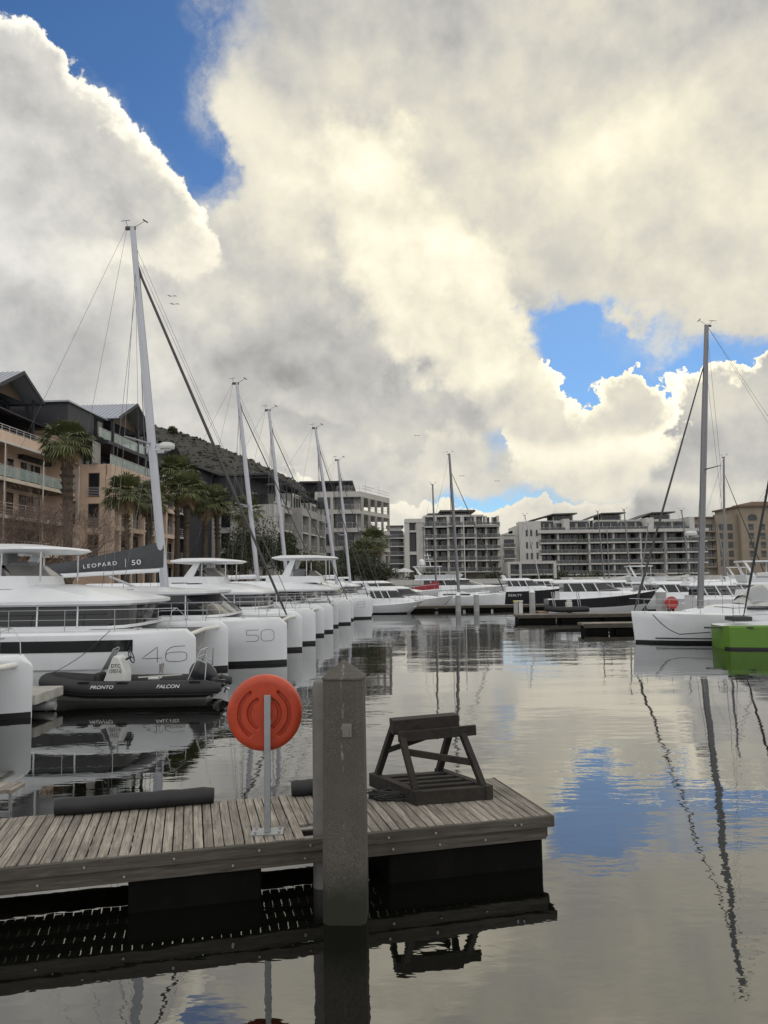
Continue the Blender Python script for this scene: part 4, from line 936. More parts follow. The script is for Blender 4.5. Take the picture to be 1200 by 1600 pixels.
def gable(root, x0, x1, ze, zp, y0, y1, ov=.35, wall=True):
    xm = (x0+x1)/2; s = (zp-ze)/(xm-x0)
    def f(mb):
        for sg, xe in ((-1, x0-ov), (1, x1+ov)):
            zz = ze-s*ov
            mb.loft([[(xe, y, zz), (xm, y, zp), (xm, y, zp+.16), (xe, y, zz+.16)] for y in (y0, y1)], m=0)
            n_ = int((y1-y0)/.45)
            for i in range(n_+1):
                yy = y0+(y1-y0)*i/n_
                mb.loft([[(xe, yy-.03, zz+.161), (xe, yy+.03, zz+.161), (xe, yy+.03, zz+.215), (xe, yy-.03, zz+.215)], [(xm, yy-.03, zp+.161), (xm, yy+.03, zp+.161), (xm, yy+.03, zp+.215), (xm, yy-.03, zp+.215)]], m=0)
            mb.loft([[(xe-.03*sg*-1, y, zz-.12), (xe+.1*-sg, y, zz-.12), (xe+.1*-sg, y, zz-.001), (xe-.03*sg*-1, y, zz-.001)] for y in (y0, y1)], m=1)
    r_ = one(f, 'roof', [mroof, drk], root, ang=15)
    def barge(mb):
        for sg, xe in ((-1, x0-ov), (1, x1+ov)):
            zz = ze-s*ov; mb.loft([[(xe, y, zz-.14), (xm, y, zp-.12), (xm, y, zp+.2), (xe, y, zz+.2)] for y in (y0-.09, y0-.005)])
    one(barge, 'barge_board', drk, r_, ang=15)
    if wall:
        one(lambda q: q.prism([(x0+.1, ze-.1), (xm, zp-.2), (x1-.1, ze-.1)], y0+1.6, y0+1.75), 'gable_wall', sof, root)
    return r_
def LZ(px, py, c, k, Y0):
    p = onp(px, py, c, k); return (p.y-Y0)*math.sqrt(1+k*k), p.z

# --- A: tan block at the left edge
K1 = .067; cA = -35.0; YA = 48.0
A_ = frame('tan apartment block with deep glass balconies under a gabled metal roof, at the left edge', K1, cA, YA)
la = lambda px, py: LZ(px, py, cA, K1, YA)
sE = 30.0; FL = [2.7, 5.75, 8.8, 11.85]
one(lambda q: (q.box(-4, sE, 2.4, 15, 1.7, 14.9), q.box(sE-4.6, sE, .5, 2.39, 1.7, 14.9)), 'wall', tan, A_)
one(lambda q: (q.box(-4, 27.2, -.05, .25, 14.75, 15.6), q.box(-4, 27.2, .251, 2.6, 14.75, 14.95)), 'parapet', tan, A_)
railing(A_, -4, 27, .1, 15.6, .55, False, gap=1.1, bars=2)
for z in FL[1:]: balcony(A_, -4, 25.3, 0, 2.39, z, .30, crm, glass=z > 10, h_=1.0)
one(lambda q: q.box(-4, 25.3, -.12, .0-.001, 14.6, 14.74), 'fascia', wfr, A_)
for px in (4, 65, 121):
    s_, _ = la(px, 750); one(lambda q: q.tube([(s_, -.16, 1.7), (s_, -.16, 14.62)], .055, 8), 'post', wfr, A_)
for z in FL:
    for i, s_ in enumerate((-3.2, 1.4, 6.2, 11.2, 16.0, 20.6)):
        win(A_, s_, s_+3.6, z+.02, z+2.35, 2.38, 3, wfr if z > 10 else dfr, curt=random.choice((0, .5, .8)))
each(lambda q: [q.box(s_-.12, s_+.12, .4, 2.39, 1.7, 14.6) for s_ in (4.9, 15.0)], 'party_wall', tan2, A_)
slats(A_, 26.2, 27.5, 12.0, 14.2, .49); slats(A_, 27.9, 29.2, 8.9, 11.3, .49); win(A_, 26.2, 27.5, 8.9, 11.2, .49, 1); slats(A_, 26.2, 27.4, 5.9, 8.2, .49)
# penthouse
one(lambda q: (q.box(-4, sE-1, 4.0, 15, 14.95, 18.6),), 'penthouse', drk, A_)
for s_ in (10, 13.6, 17.2, 20.8): win(A_, s_, s_+3.2, 15.1, 17.6, 3.98, 2)
g0 = la(0, 605)[0]; g1 = la(62, 628)[0]
one(lambda q: q.loft([[(x, .2, z_+0.0), (x, 5.2, z_+1.5), (x, 5.2, z_+1.62), (x, .2, z_+.12)] for x, z_ in ((g0-3, 17.5), (g1+6, 17.1))]), 'awning', drk, A_)
for s_ in (g0+.4, g1-.3, g1+5.6): one(lambda q: q.box(s_-.1, s_+.1, .3, .5, 15.6, 19.3 if s_ < g1 else 17.1), 'steel_post', drk, A_)
gable(A_, g0, g1, 19.3, 21.0, -.2, 14)
one(lambda q: q.box(g0+.2, g1-.2, 2.6, 14, 18.0, 19.25), 'attic_wall', drk, A_)
win(A_, g0+3, g0+5.5, 18.1, 19.0, 2.58, 2)
one(lambda q: (q.box(g1+.5, sE, 6.5, 14.6, 18.61, 20.3),), 'plant_room', drk, A_)
one(lambda q: q.box(sE-3.6, sE-1.2, 2.7, 3.99, 14.96, 17.5), 'stair_box', tan, A_)

# --- W: tan wing with the large gable
cW = -31.9; YW = 75.3
W_ = frame('tan apartment wing behind the palms, with a glazed charcoal penthouse under a big gable', K1, cW, YW)
lw = lambda px, py: LZ(px, py, cW, K1, YW)
LW = 37.0; FW = [2.7, 5.75, 8.8, 11.85]
one(lambda q: (q.box(.45, LW, 2.0, 14, 1.7, 14.3), q.box(0, .44, .6, 14, 1.7, 14.85)), 'wall', tan, W_)
def spand(mb):
    mb.box(0, 20.5, 0, .45, 13.75, 14.85)
    for z in FW[1:]: mb.box(1.0, 20.5, .003, .45, z-.45, z+.02)
    for s_ in (0, 2.15, 5.2, 8.6, 12.0, 15.6, 19.2): mb.box(s_, s_+(1.0 if s_ == 0 else .42), -.003, .55, 1.7, 13.749)
    mb.box(20.5, LW, .3, .6, 13.9, 14.85); mb.box(20.5, LW, .6, 2.0, 14.0, 14.3)
one(spand, 'frame_wall', tan, W_)
for z in FW[1:]:
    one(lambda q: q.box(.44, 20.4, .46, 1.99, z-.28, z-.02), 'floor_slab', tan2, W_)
    balcony(W_, 20.6, LW-.1, .2, 1.99, z, .24, wfr, glass=False)
for z in FW:
    for a, b_ in ((1.05, 2.1), (2.6, 5.15), (5.65, 8.55), (9.05, 11.95), (12.45, 15.55), (16.05, 19.15)):
        win(W_, a+.05, b_-.05, z+.02, z+2.45, 1.98, 1 if b_-a < 1.5 else 2, curt=random.choice((0, 0, .7)))
        if z > 3: railing(W_, a, b_, .42, z, .95, False, gap=3, bars=4)
    for i, a in enumerate((20.9, 24.9, 29.1, 33.0)):
        win(W_, a, a+3.3, z+.02, z+2.3, 1.98, 3, wfr, curt=.6 if i % 2 else .9)
for a, z in ((9.1, 11.9), (12.5, 8.85), (5.7, 5.8)): slats(W_, a+1.3, a+2.8, z, z+2.4, 1.2, m=sof)
for s_ in (20.6, 24.7, 28.8, 32.9, 36.8): one(lambda q: q.tube([(s_, .12, 1.7), (s_, .12, 13.9)], .06, 8), 'post', wfr, W_)
for z in (11.6, 8.55, 5.5):           # windows on the end wall, which is turned to the water's near end
    def ew(mb):
        mb.k = 0; mb.box(-.05, -.002, 1.15, 2.3, z, z+2.4); mb.k = 1; mb.box(-.06, -.051, 1.22, 2.23, z+.07, z+2.33)
        mb.k = 2; [mb.box(-.22, -.20, 1.1, 2.35, z+.1+.16*i, z+.13+.16*i) for i in range(6)]; [mb.box(-.22, -.051, yy-.01, yy+.01, z+.08, z+.98) for yy in (1.1, 2.35)]
    one(ew, 'window', [tan2, bglass, wfr], W_)
railing(W_, .2, 30, .22, 14.85, 1.0, True, gap=1.25); railing(W_, 30, LW, .42, 14.85, .8, True, gap=1.5)
ga, _ = lw(187, 635); gb, _ = lw(236, 661)
one(lambda q: (q.box(ga-1.6, gb+.4, 4.2, 14, 14.35, 19.6), q.box(ga-9, ga-1.7, 5, 14, 14.35, 19.2)), 'penthouse', drk, W_)
one(lambda q: q.box(ga-1.5, gb+.2, .5, 4.2, 16.95, 17.3), 'upper_deck', drk, W_)
railing(W_, ga, gb, .62, 17.3, 1.1, True, gap=2.0, fr=drk)
for s_ in (ga, (ga+gb)/2+2.2, gb): one(lambda q: q.box(s_-.13, s_+.13, .55, .85, 14.9, 19.85), 'steel_post', drk, W_)
for a in (0, 2.8, 5.6): win(W_, ga+a, ga+a+2.5, 17.35, 19.5, 4.18, 1); win(W_, ga+a, ga+a+2.5, 14.9, 16.8, 4.18, 1)
gable(W_, ga, gb, 19.9, 22.1, -.1, 15)
win(W_, ga-3.1, ga-1.9, 17.3, 19.3, 1.6, 1); win(W_, ga-1.7, ga-.3, 17.3, 19.3, 1.6, 1); slats(W_, ga-3, ga-1.2, 14.9, 17.0, 1.4)
one(lambda q: q.box(ga-8.5, ga-3.2, 1.2, 14, 17.2, 19.5), 'upper_box', drk, W_)
one(lambda q: q.loft([[(ga-8.8, y, 19.51), (ga-.4, y, 19.45), (ga-.4, y, 19.6), (ga-8.8, y, 19.66)] for y in (1.0, 14)]), 'flat_roof', mroof, W_)
one(lambda q: q.box(ga-7.5, ga-3.4, 3.2, 13, 14.86, 17.19), 'lower_box', tan, W_)
railing(W_, ga-3.1, ga-.4, .7, 17.3, 1.0, True)
one(lambda q: q.box(-3.5, ga-3.5, 6.5, 14, 14.86, 19.35), 'rear_penthouse', drk, W_)
g2a = lw(270, 715)[0]; g2b = lw(299, 717)[0]
gable(W_, g2a, g2b, 18.9, 20.5, 1.0, 14, .3)
one(lambda q: q.box(g2a+.2, g2b-.2, 2.0, 14, 14.35, 18.85), 'rear_penthouse', drk, W_)
win(W_, g2a+1, g2b-1, 15.2, 17.4, 1.98, 2)
one(lambda q: q.box(gb+1, LW-1, 5.5, 13.5, 14.35, 17.2), 'penthouse', drk, W_)
def aw(mb):
    mb.box(gb+.6, g2a, 1.4, 6.5, 17.2, 17.35); mb.box(g2b+.2, LW, .8, 6.5, 17.0, 17.12); [mb.box(s_-.05, s_+.05, .9, 1.0, 14.9, 17.0) for s_ in (g2b+.8, LW-.6)]
one(aw, 'terrace_roof', drk, W_)

# --- B: grey block with dark pergola penthouses
KB = .15; cB = -31.1; YB = 106.0
B_ = frame('grey apartment block with dark pergola penthouses, between the palms and the open-terraced block', KB, cB, YB)
lb = lambda px, py: LZ(px, py, cB, KB, YB); LB = 45
one(lambda q: (q.box(0, LB, 1.6, 14, 1.7, 13.2), q.box(0, 5, 0, 1.59, 1.7, 13.7), q.box(-.0, 5, 1.6, 6.9, 13.21, 13.7)), 'wall', pgr, B_)
bays = [(5.2, 9.5, 0), (10.6, 14.6, 1), (15.8, 20.2, 1), (21.4, 25.8, 1), (27.6, 32, 0), (33, 37.5, 1), (38.4, 43.2, 1)]
def bw(mb):
    for a, b_, p in bays:
        y = -1.3 if p else 0
        mb.box(a-.5, a, y, 1.59, 1.7, 13.5+(.6 if p else 0)); mb.box(b_, b_+.5, y, 1.59, 1.7, 13.5+(.6 if p else 0)); mb.box(a, b_, y+.01, 1.59, 12.95, 13.49+(.6 if p else 0))
one(bw, 'bay_wall', gry, B_)
for a, b_, p in bays:
    y = -1.3 if p else 0
    for z in (1.9, 4.75, 7.6, 10.45):
        win(B_, a+.1, b_-.1, z+.02, z+2.45, 1.58, 3, wfr, curt=.7)
        if z > 2: balcony(B_, a+.005, b_-.005, y+.04, 1.58, z, .24, pgr, glass=False, gap=2)
slats(B_, 1.0, 1.9, 10.6, 12.6, -.01, m=louv); win(B_, 2.0, 3.6, 10.6, 12.7, -.02, 2); win(B_, 2.0, 3.6, 7.7, 9.9, -.02, 2); win(B_, 2.0, 3.6, 4.9, 7, -.02, 2)
# end wall towards the camera
for z in (4.9, 7.7, 10.5):
    for yy in (3.0, 6.2, 9.4):
        one(lambda q: (q.mat(0).box(-.06, -.002, yy, yy+1.5, z, z+2.2), q.mat(1).box(-.07, -.061, yy+.08, yy+1.42, z+.08, z+2.12)), 'window', [wfr, bglass], B_)
def pent(x0, x1, zt, y0=1.5):
    one(lambda q: (q.box(x0, x1, y0+2.5, 13.5, 13.3, zt-.6),), 'penthouse', drk, B_)
    one(lambda q: (q.box(x0-.3, x1+.3, y0-.6, 13.8, zt-.55, zt-.3),), 'flat_roof', drk, B_)
    def pg(mb):
        n_ = max(2, int((x1-x0)/2.6))
        for i in range(n_+1): xx = x0+(x1-x0)*i/n_; mb.box(xx-.07, xx+.07, y0-1.5, y0-1.36, 14.1, zt-.9); mb.box(xx-.05, xx+.05, y0-1.5, y0+2.4, zt-.9, zt-.78)
        mb.box(x0, x1, y0-1.5, y0-1.38, zt-.77, zt-.65)
        mb.box(x0, x1, y0-1.5, y0-1.40, 16.0, 16.1)
    one(pg, 'pergola', drk, B_)
    for i in range(int((x1-x0)/3)): win(B_, x0+.3+i*3, x0+3.1+i*3, 13.9, 16.1, y0+2.48, 2, dfr); 
    railing(B_, x0, x1, .15, 13.9, 1.0, True, gap=1.6)
pent(.5, 9.5, 18.4); pent(11, 20, 18.1); pent(22, 32, 17.4); pent(34, 44, 16.9)
each(lambda q: (q.box(9.8, 14.8, .1, 3.9, 13.3, 16.3), q.box(21.2, 25.2, .1, 3.9, 13.3, 15.9)), 'sun_room', pgr, B_)
win(B_, 10.1, 14.5, 14.0, 15.9, .08, 3, wfr); win(B_, 21.5, 24.9, 13.9, 15.6, .08, 3, wfr)
one(lambda q: (q.box(-9, 0-.05, 9, 20, 1.7, 18.0), q.box(-9.5, 1, 8, 20.5, 18.01, 18.3)), 'rear_wing', drk, B_)

# --- T: open terraced concrete block
T_ = thing('office_building', 'grey concrete block with open pillared terraces, beyond the row of catamarans', 'building', (-4.3, 138, 0), 0)
X0 = at(492, 800, 138).x+4.3
FT = [2.3, 5.7, 9.1, 12.4, 15.7, 19.0]
one(lambda q: (q.box(X0, 0, 1.5, 22, 1.7, 18.1),), 'wall', gry, T_)
k2 = .37
def tpl(x, y): return (x+k2*y, y)
for i, z in enumerate(FT[1:]):
    th = 1.0 if z > 18 else .75
    def sl_(mb):
        poly = [(X0, 0), (0, -.1), (.6+k2*13, 13), (.6+k2*13, 21), (X0, 21)]
        mb.loft([[(x, y, z-th) for x, y in poly], [(x, y, z) for x, y in poly]], m=0)
    s_ = one(sl_, 'floor_slab', pgr, T_)
    if i >= 1: railing(T_, X0+4, -.1, .08, z, 1.0, False, parent=s_, gap=1.5)
    for f in range(5):
        yy = f*3.2+.3; xx, yv = .3+k2*yy, yy
        one(lambda q: q.box(xx-.25, xx+.25, yv-.25, yv+.25, (FT[i] if i else 1.7), z-th), 'pillar', gry, T_)
    one(lambda q: [q.beam((k2*a+.5, a, z+h_), (k2*(a+3.2)+.5, a+3.2, z+h_), .04, .04) for a in (0, 3.2, 6.4, 9.6) for h_ in (.5, 1.0)], 'railing', dfr, s_)
one(lambda q: (q.box(X0, X0+3.3, -.2, 1.49, 1.7, 18.4), q.box(X0+7.6, 0-.8, .3, 1.49, 12.4, 15.0)), 'front_wall', pgr, T_)
for i, z in enumerate((15.75, 12.45, 9.15, 5.75, 2.4)):
    win(T_, X0+3.6, -1.2, z+.1, z+2.3, 1.48 if i != 1 else .28, 6, dfr)
    if i < 4: win(T_, X0+.5, X0+2.8, z+.1, z+2.2, -.22, 2, dfr)
one(lambda q: (q.box(X0-2, -2.2, 3.5, 20, 19.01, 21.0), q.box(X0-3, -1.4, 2.6, 21, 21.01, 21.3)), 'penthouse', drk, T_)
one(lambda q: [q.box(x-.08, x+.08, .5, .66, 19.01, 21.0) for x in (X0-2.5, X0+1, X0+4.5)] and q.box(X0-3, X0+5, .4, 2.5, 20.7, 20.95), 'roof_canopy', drk, T_)
one(lambda q: (q.box(-.7, 2, 6, 6.05, 19.9, 19.95), q.tube([(1, 3, 19), (1, 3, 21.5)], .03, 5), q.tube([(3.4, 8, 19), (3.4, 8, 21.0)], .03, 5), q.box(-1, 3.5, 3, 3.04, 19.9, 19.95)), 'antenna', wfr, T_)

far_mode = True
# --- far buildings that face the camera: pixel spans are turned into metres at the facade's distance
def far(name, label, Y, px0, catg='apartment building'):
    o = thing(name, label, catg, (at(px0, 900, Y).x, Y, 0), 0)
    fx_ = lambda px: at(px, 870, Y).x-at(px0, 900, Y).x
    fz_ = lambda px, py: at(px, py, Y).z
    return o, fx_, fz_
C_, cx_, cz_ = far('apartment_building', 'white balconied apartment block with a stepped pavilion roof, behind the tall central mast', 200, 635)
X = lambda p: cx_(p)
wallc = wht
one(lambda q: (q.box(X(636), X(782), 3.0, 20, 1.7, cz_(700, 830)),), 'wall', wallc, C_)
fl = [876+17.6*0]; levels = [cz_(700, y) for y in (893, 876, 858.5, 841, 823)]
# left wing
one(lambda q: (q.box(X(633), X(640), -1, 3, 1.7, cz_(640, 815)), q.box(X(651), X(662), -1, 3, 1.7, cz_(655, 812)), q.box(X(633), X(662), -1.2, 3, cz_(650, 817), cz_(650, 811)), q.box(X(640), X(651), -.8, 2.9, cz_(645, 867), cz_(645, 862)), q.box(X(640), X(651), -.8, 2.9, cz_(645, 832), cz_(645, 829))), 'left_wall', wallc, C_)
for a, b_ in ((817.5, 829), (832.5, 861.5), (868, 893)): win(C_, X(640.5), X(650.5), cz_(645, b_), cz_(645, a), 2.0, 3, dfr)
# main bays: balconies on every floor
nseg = [(663, 700, -1.5), (700, 742, -3.0), (742, 781, -1.2)]
for i, z in enumerate(levels):
    for a, b_, y in nseg:
        if i == 4 and a > 760: continue
        balcony(C_, X(a)+.02, X(b_)-.02, y-1.0, 2.9, z, .32, wallc, glass=True, gap=2, h_=.95)
        n_ = 3 if b_-a > 38 else 3
        for j in range(n_):
            aa = X(a)+(X(b_)-X(a))*j/n_; bb = X(a)+(X(b_)-X(a))*(j+1)/n_
            win(C_, aa+.25, bb-.25, z+.02, z+2.35, y+1.5, 2, dfr, curt=.5)
    def piers(mb):
        for p, y in ((663, -1.0), (681, -1.0), (700, -2.5), (721, -2.5), (742, -2.5), (760, -.8), (779, -.8)): mb.box(X(p)-.28, X(p)+.28, y, 2.9, z, z+2.65)
    each(piers, 'pier', wallc, C_)
one(lambda q: (q.box(X(663), X(781), 1.6, 3, 1.7, levels[4]-.33),), 'inner_wall', gry, C_)
# top floors
ztop = cz_(700, 805)
one(lambda q: (q.box(X(664), X(756), 1.0, 18, levels[4], ztop-.5), q.box(X(660), X(776), -2.2, 3, cz_(700, 824)+.0, cz_(700, 821)), q.box(X(663), X(757), -.5, 18, ztop-.49, ztop)), 'upper_wall', wallc, C_)
for a, b_ in ((673, 687), (688, 697), (717, 736), (740, 752)): win(C_, X(a), X(b_), cz_(a, 823.5), cz_(a, 808), .98, 3, dfr)
railing(C_, X(716), X(754), -1.8, cz_(730, 821), 1.1, True, gap=2)
railing(C_, X(672), X(698), -1.6, cz_(680, 821), 1.1, True, gap=2)
zp = cz_(720, 795)
one(lambda q: (q.box(X(695), X(737), 4, 14, ztop+.01, zp-.6), q.box(X(690), X(746), 2, 16, zp-.55, zp-.1), q.box(X(671), X(694), 4, 14, ztop+.01, ztop+.9)), 'pavilion_roof', [groof], C_)
win(C_, X(697), X(735), ztop+.3, zp-.8, 3.98, 5, dfr)
# pale low white building with terraces further left
D0, dx_, dz_ = far('apartment_building', 'small white terraced block glimpsed between the pillared block and the central apartments', 232, 606)
one(lambda q: (q.box(dx_(600), dx_(634), 3, 14, 1.7, dz_(610, 831)), q.box(dx_(606), dx_(629), 4, 14, dz_(610, 831)+.01, dz_(610, 822))), 'wall', wht, D0)
for y in (893, 880, 867, 853, 840):
    balcony(D0, dx_(602), dx_(632), .5, 2.99, dz_(610, y), .3, wht, gap=2); win(D0, dx_(603), dx_(631), dz_(610, y)+.05, dz_(610, y)+2.2, 2.98, 6)
one(lambda q: q.box(dx_(604), dx_(632), 3, 14, dz_(610, 821.9), dz_(610, 820)), 'roof', groof, D0)
# low pavilion
V_, vx, vz = far('pavilion_building', 'low two-storey white framed building with square openings, right of the central apartments', 186, 793)
one(lambda q: (q.box(vx(794), vx(868), 2.5, 9, 1.7, vz(830, 877)),), 'wall', gry, V_)
def vf(mb):
    for a, b_ in ((793, 797), (811, 814.5), (864.5, 869)): mb.box(vx(a), vx(b_), 0, 2.49, 1.7, vz(830, 877))
    mb.box(vx(797.01), vx(864.4), .01, 2.49, vz(830, 881), vz(830, 877.05)); mb.box(vx(797.01), vx(864.4), .5, 2.49, vz(830, 899), vz(830, 896.5))
one(vf, 'frame_wall', wht, V_)
for a, b_ in ((798, 810), (815.5, 828), (829, 846), (847, 863)):
    win(V_, vx(a), vx(b_), vz(a, 896), vz(a, 881.5), 2.48, 3); win(V_, vx(a), vx(b_), vz(a, 913), vz(a, 899.5), 2.48, 3)
railing(V_, vx(797), vx(864), .6, vz(830, 896.4), 1.0, True, gap=2)
# long block on the right
E_, ex, ez = far('apartment_building', 'long white apartment block of dark glazed balcony floors with three pavilion roofs, on the right', 222, 840)
one(lambda q: (q.box(ex(806), ex(1106), 4.5, 22, 1.7, ez(900, 826)), q.box(ex(812), ex(846), -.5, 4.4, 1.7, ez(830, 815))), 'wall', wht, E_)
LV = [(879.5, 0), (863.0, 0), (846.5, 0), (828, 1)]
for y, top_ in LV+[(896, 0)]:
    z = ez(960, y)
    spans = ((843, 900), (900, 921), (921, 1000), (1000, 1040), (1040, 1104)) if not top_ else ((846, 884), (894, 928), (934, 1012), (1026, 1080))
    for j, (a, b_) in enumerate(spans):
        y0 = -1.2 if j % 2 == 0 else .1
        balcony(E_, ex(a)+.02, ex(b_)-.02, y0, 4.4, z, .42, wht, glass=True, h_=.95, gap=2.2)
        n_ = max(1, round((b_-a)/14))
        for i in range(n_):
            aa = ex(a)+(ex(b_)-ex(a))*i/n_; bb = ex(a)+(ex(b_)-ex(a))*(i+1)/n_
            win(E_, aa+.12, bb-.12, z+.02, z+2.4, 3.6, 3, dfr, curt=random.choice((0, .4, .8)))
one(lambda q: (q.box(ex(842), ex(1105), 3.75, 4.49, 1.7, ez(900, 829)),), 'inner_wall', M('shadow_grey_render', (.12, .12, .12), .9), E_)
def ebits(mb):
    for p in (872, 921, 959, 1001, 1040, 1075): mb.box(ex(p)-.25, ex(p)+.25, -.6, 3.7, 1.7, ez(960, 829))
each(ebits, 'pier', wht, E_)
one(lambda q: (q.box(ex(840), ex(1106), -1.6, 4.4, ez(900, 833), ez(900, 828.2)),), 'cornice', wht, E_)
zt = ez(900, 811)
def etop(mb):
    for a, b_ in ((843, 886), (893, 931), (936, 1024), (1026, 1082)): mb.box(ex(a), ex(b_), 5.0, 20, ez(900, 826)+.01, zt)
one(etop, 'upper_wall', wht, E_)
for a, b_, c_ in ((884, 893, 3.5), (1014, 1026, 3.5), (1082, 1090, 3)): one(lambda q: q.box(ex(a), ex(b_), 1.0, 20.1, ez(900, 828), zt+.2), 'party_wall', wht, E_)
for a, b_ in ((846, 872), (896, 928), (940, 975), (978, 1012), (1029, 1050), (1052, 1079)): win(E_, ex(a), ex(b_), ez(a, 826), ez(a, 813), 4.98, 5)
for a, b_, l_ in ((863, 912, 835), (941, 990, 925), (1022, 1070, 1005)):
    one(lambda q: (q.box(ex(a+12), ex(b_-4), 8, 16, zt+.01, zt+1.6),), 'pavilion', wht, E_)
    win(E_, ex(a+14), ex(b_-6), zt+.2, zt+1.5, 7.98, 5)
    one(lambda q: (q.loft([[(ex(l_), y, zt-.1), (ex(a+10), y, zt+1.75), (ex(b_), y, zt+1.95), (ex(b_), y, zt+2.3), (ex(a+10), y, zt+2.15), (ex(l_), y, zt+.25)] for y in (5.5, 18)])), 'pavilion_roof', groof, E_)
for y in (890, 874, 857, 838):
    for p in (822, 829, 838): win(E_, ex(p), ex(p+3), ez(830, y), ez(830, y-10), -.52, 1)
    
one(lambda q: (q.box(ex(783), ex(806), 0, 14, 1.7, ez(800, 836)), q.box(ex(806), ex(812), .5, 12, 1.7, ez(800, 822)), q.box(ex(786), ex(806), -.6, 14, ez(800, 835.9), ez(800, 834))), 'left_wing', wht, E_)
for y in (889, 872, 855): balcony(E_, ex(787), ex(805), -1.4, -.01, ez(800, y), .3, wht, gap=2); win(E_, ex(788), ex(804), ez(800, y)+.05, ez(800, y)+2.3, -.03, 4)
# beige block at the right edge
H_, hx_, hz_ = far('apartment_building', 'beige rendered apartment block with arched top window, at the right edge', 262, 1085)
one(lambda q: (q.box(hx_(1160), hx_(1230), 0, 20, 1.7, hz_(1180, 792)), q.box(hx_(1083), hx_(1159.9), 4, 24, 1.7, hz_(1120, 808)), q.box(hx_(1125), hx_(1159.8), 2, 3.9, 1.7, hz_(1140, 803))), 'wall', bge, H_)
one(lambda q: (q.box(hx_(1157), hx_(1235), -1, 21, hz_(1180, 791.9), hz_(1180, 789.5)), q.box(hx_(1083), hx_(1158), 3, 25, hz_(1120, 807.9), hz_(1120, 806)), q.loft([[(hx_(1176), y, hz_(1180, 789.4)), (hx_(1236), y, hz_(1180, 789.4)), (hx_(1230), y+1, hz_(1180, 783)), (hx_(1184), y+1, hz_(1180, 783))] for y in (1, 16)])), 'roof', M('tile_brown', (.14, .09, .06), .8), H_)
for y in (828, 842, 856, 870, 884):
    for p in (1172, 1190, 1208): win(H_, hx_(p), hx_(p+8), hz_(p, y), hz_(p, y-9.5), -.02, 2); railing(H_, hx_(p)-.1, hx_(p+8)+.1, -.5, hz_(p, y), .9, False, gap=3)
    for p in (1130, 1143): win(H_, hx_(p), hx_(p+8), hz_(p, y), hz_(p, y-10), 1.98, 2); 
    balcony(H_, hx_(1088), hx_(1124), 2.2, 3.99, hz_(1100, y+1), .4, bge, glass=False); [win(H_, hx_(p), hx_(p+10), hz_(p, y), hz_(p, y-10), 3.98, 2) for p in (1089, 1101, 1113)]
def arch_(mb):
    c = (hx_(1172)+hx_(1186))/2; w_ = hx_(1186)-hx_(1172); z0, z1 = hz_(1180, 813), hz_(1180, 808.5)
    mb.k = 1; mb.prism([(c-w_/2, z0)]+[(c-w_/2*math.cos(a), z1+1.2*math.sin(a)) for a in [math.pi*j/10 for j in range(11)]]+[(c+w_/2, z0)], -.12, -.05)
    mb.k = 0; [mb.box(c+w_*f-.06, c+w_*f+.06, -.16, -.121, z0, z1+1.0) for f in (-.2, .2)]
one(arch_, 'arched_window', [dfr, bglass], H_)
# parapet wall behind the middle boats
tag(one(lambda q: (q.box(-4, 34, 183.6, 184.0, 1.70, 2.9), q.box(36, 118, 193.5, 193.9, 1.7, 3.0)), 'terrace_wall', wht), 'low pale terrace wall along the far quay below the apartments', 'wall')
# parasols
def parasol(label, px, py, Y):
    p = at(px, py, Y); t = thing('parasol', label, 'parasol', (p.x, Y, 1.7), 0, 'parasols on the far terrace'); z = p.z-1.7
    one(lambda q: q.loft([[(r_*math.cos(a), r_*math.sin(a), z_) for a in [2*math.pi*j/8 for j in range(8)]] for r_, z_ in ((2.2, z-.9), (1.2, z-.35), (.05, z))], caps=False), 'canopy', wcanvas, t, ang=10)
    one(lambda q: q.tube([(0, 0, 0), (0, 0, z)], .05, 6), 'pole', wfr, t)
parasol('white parasol on the far terrace, left one of the pair', 617, 888, 170); parasol('white parasol on the far terrace, right one of the pair', 632, 887.5, 170)
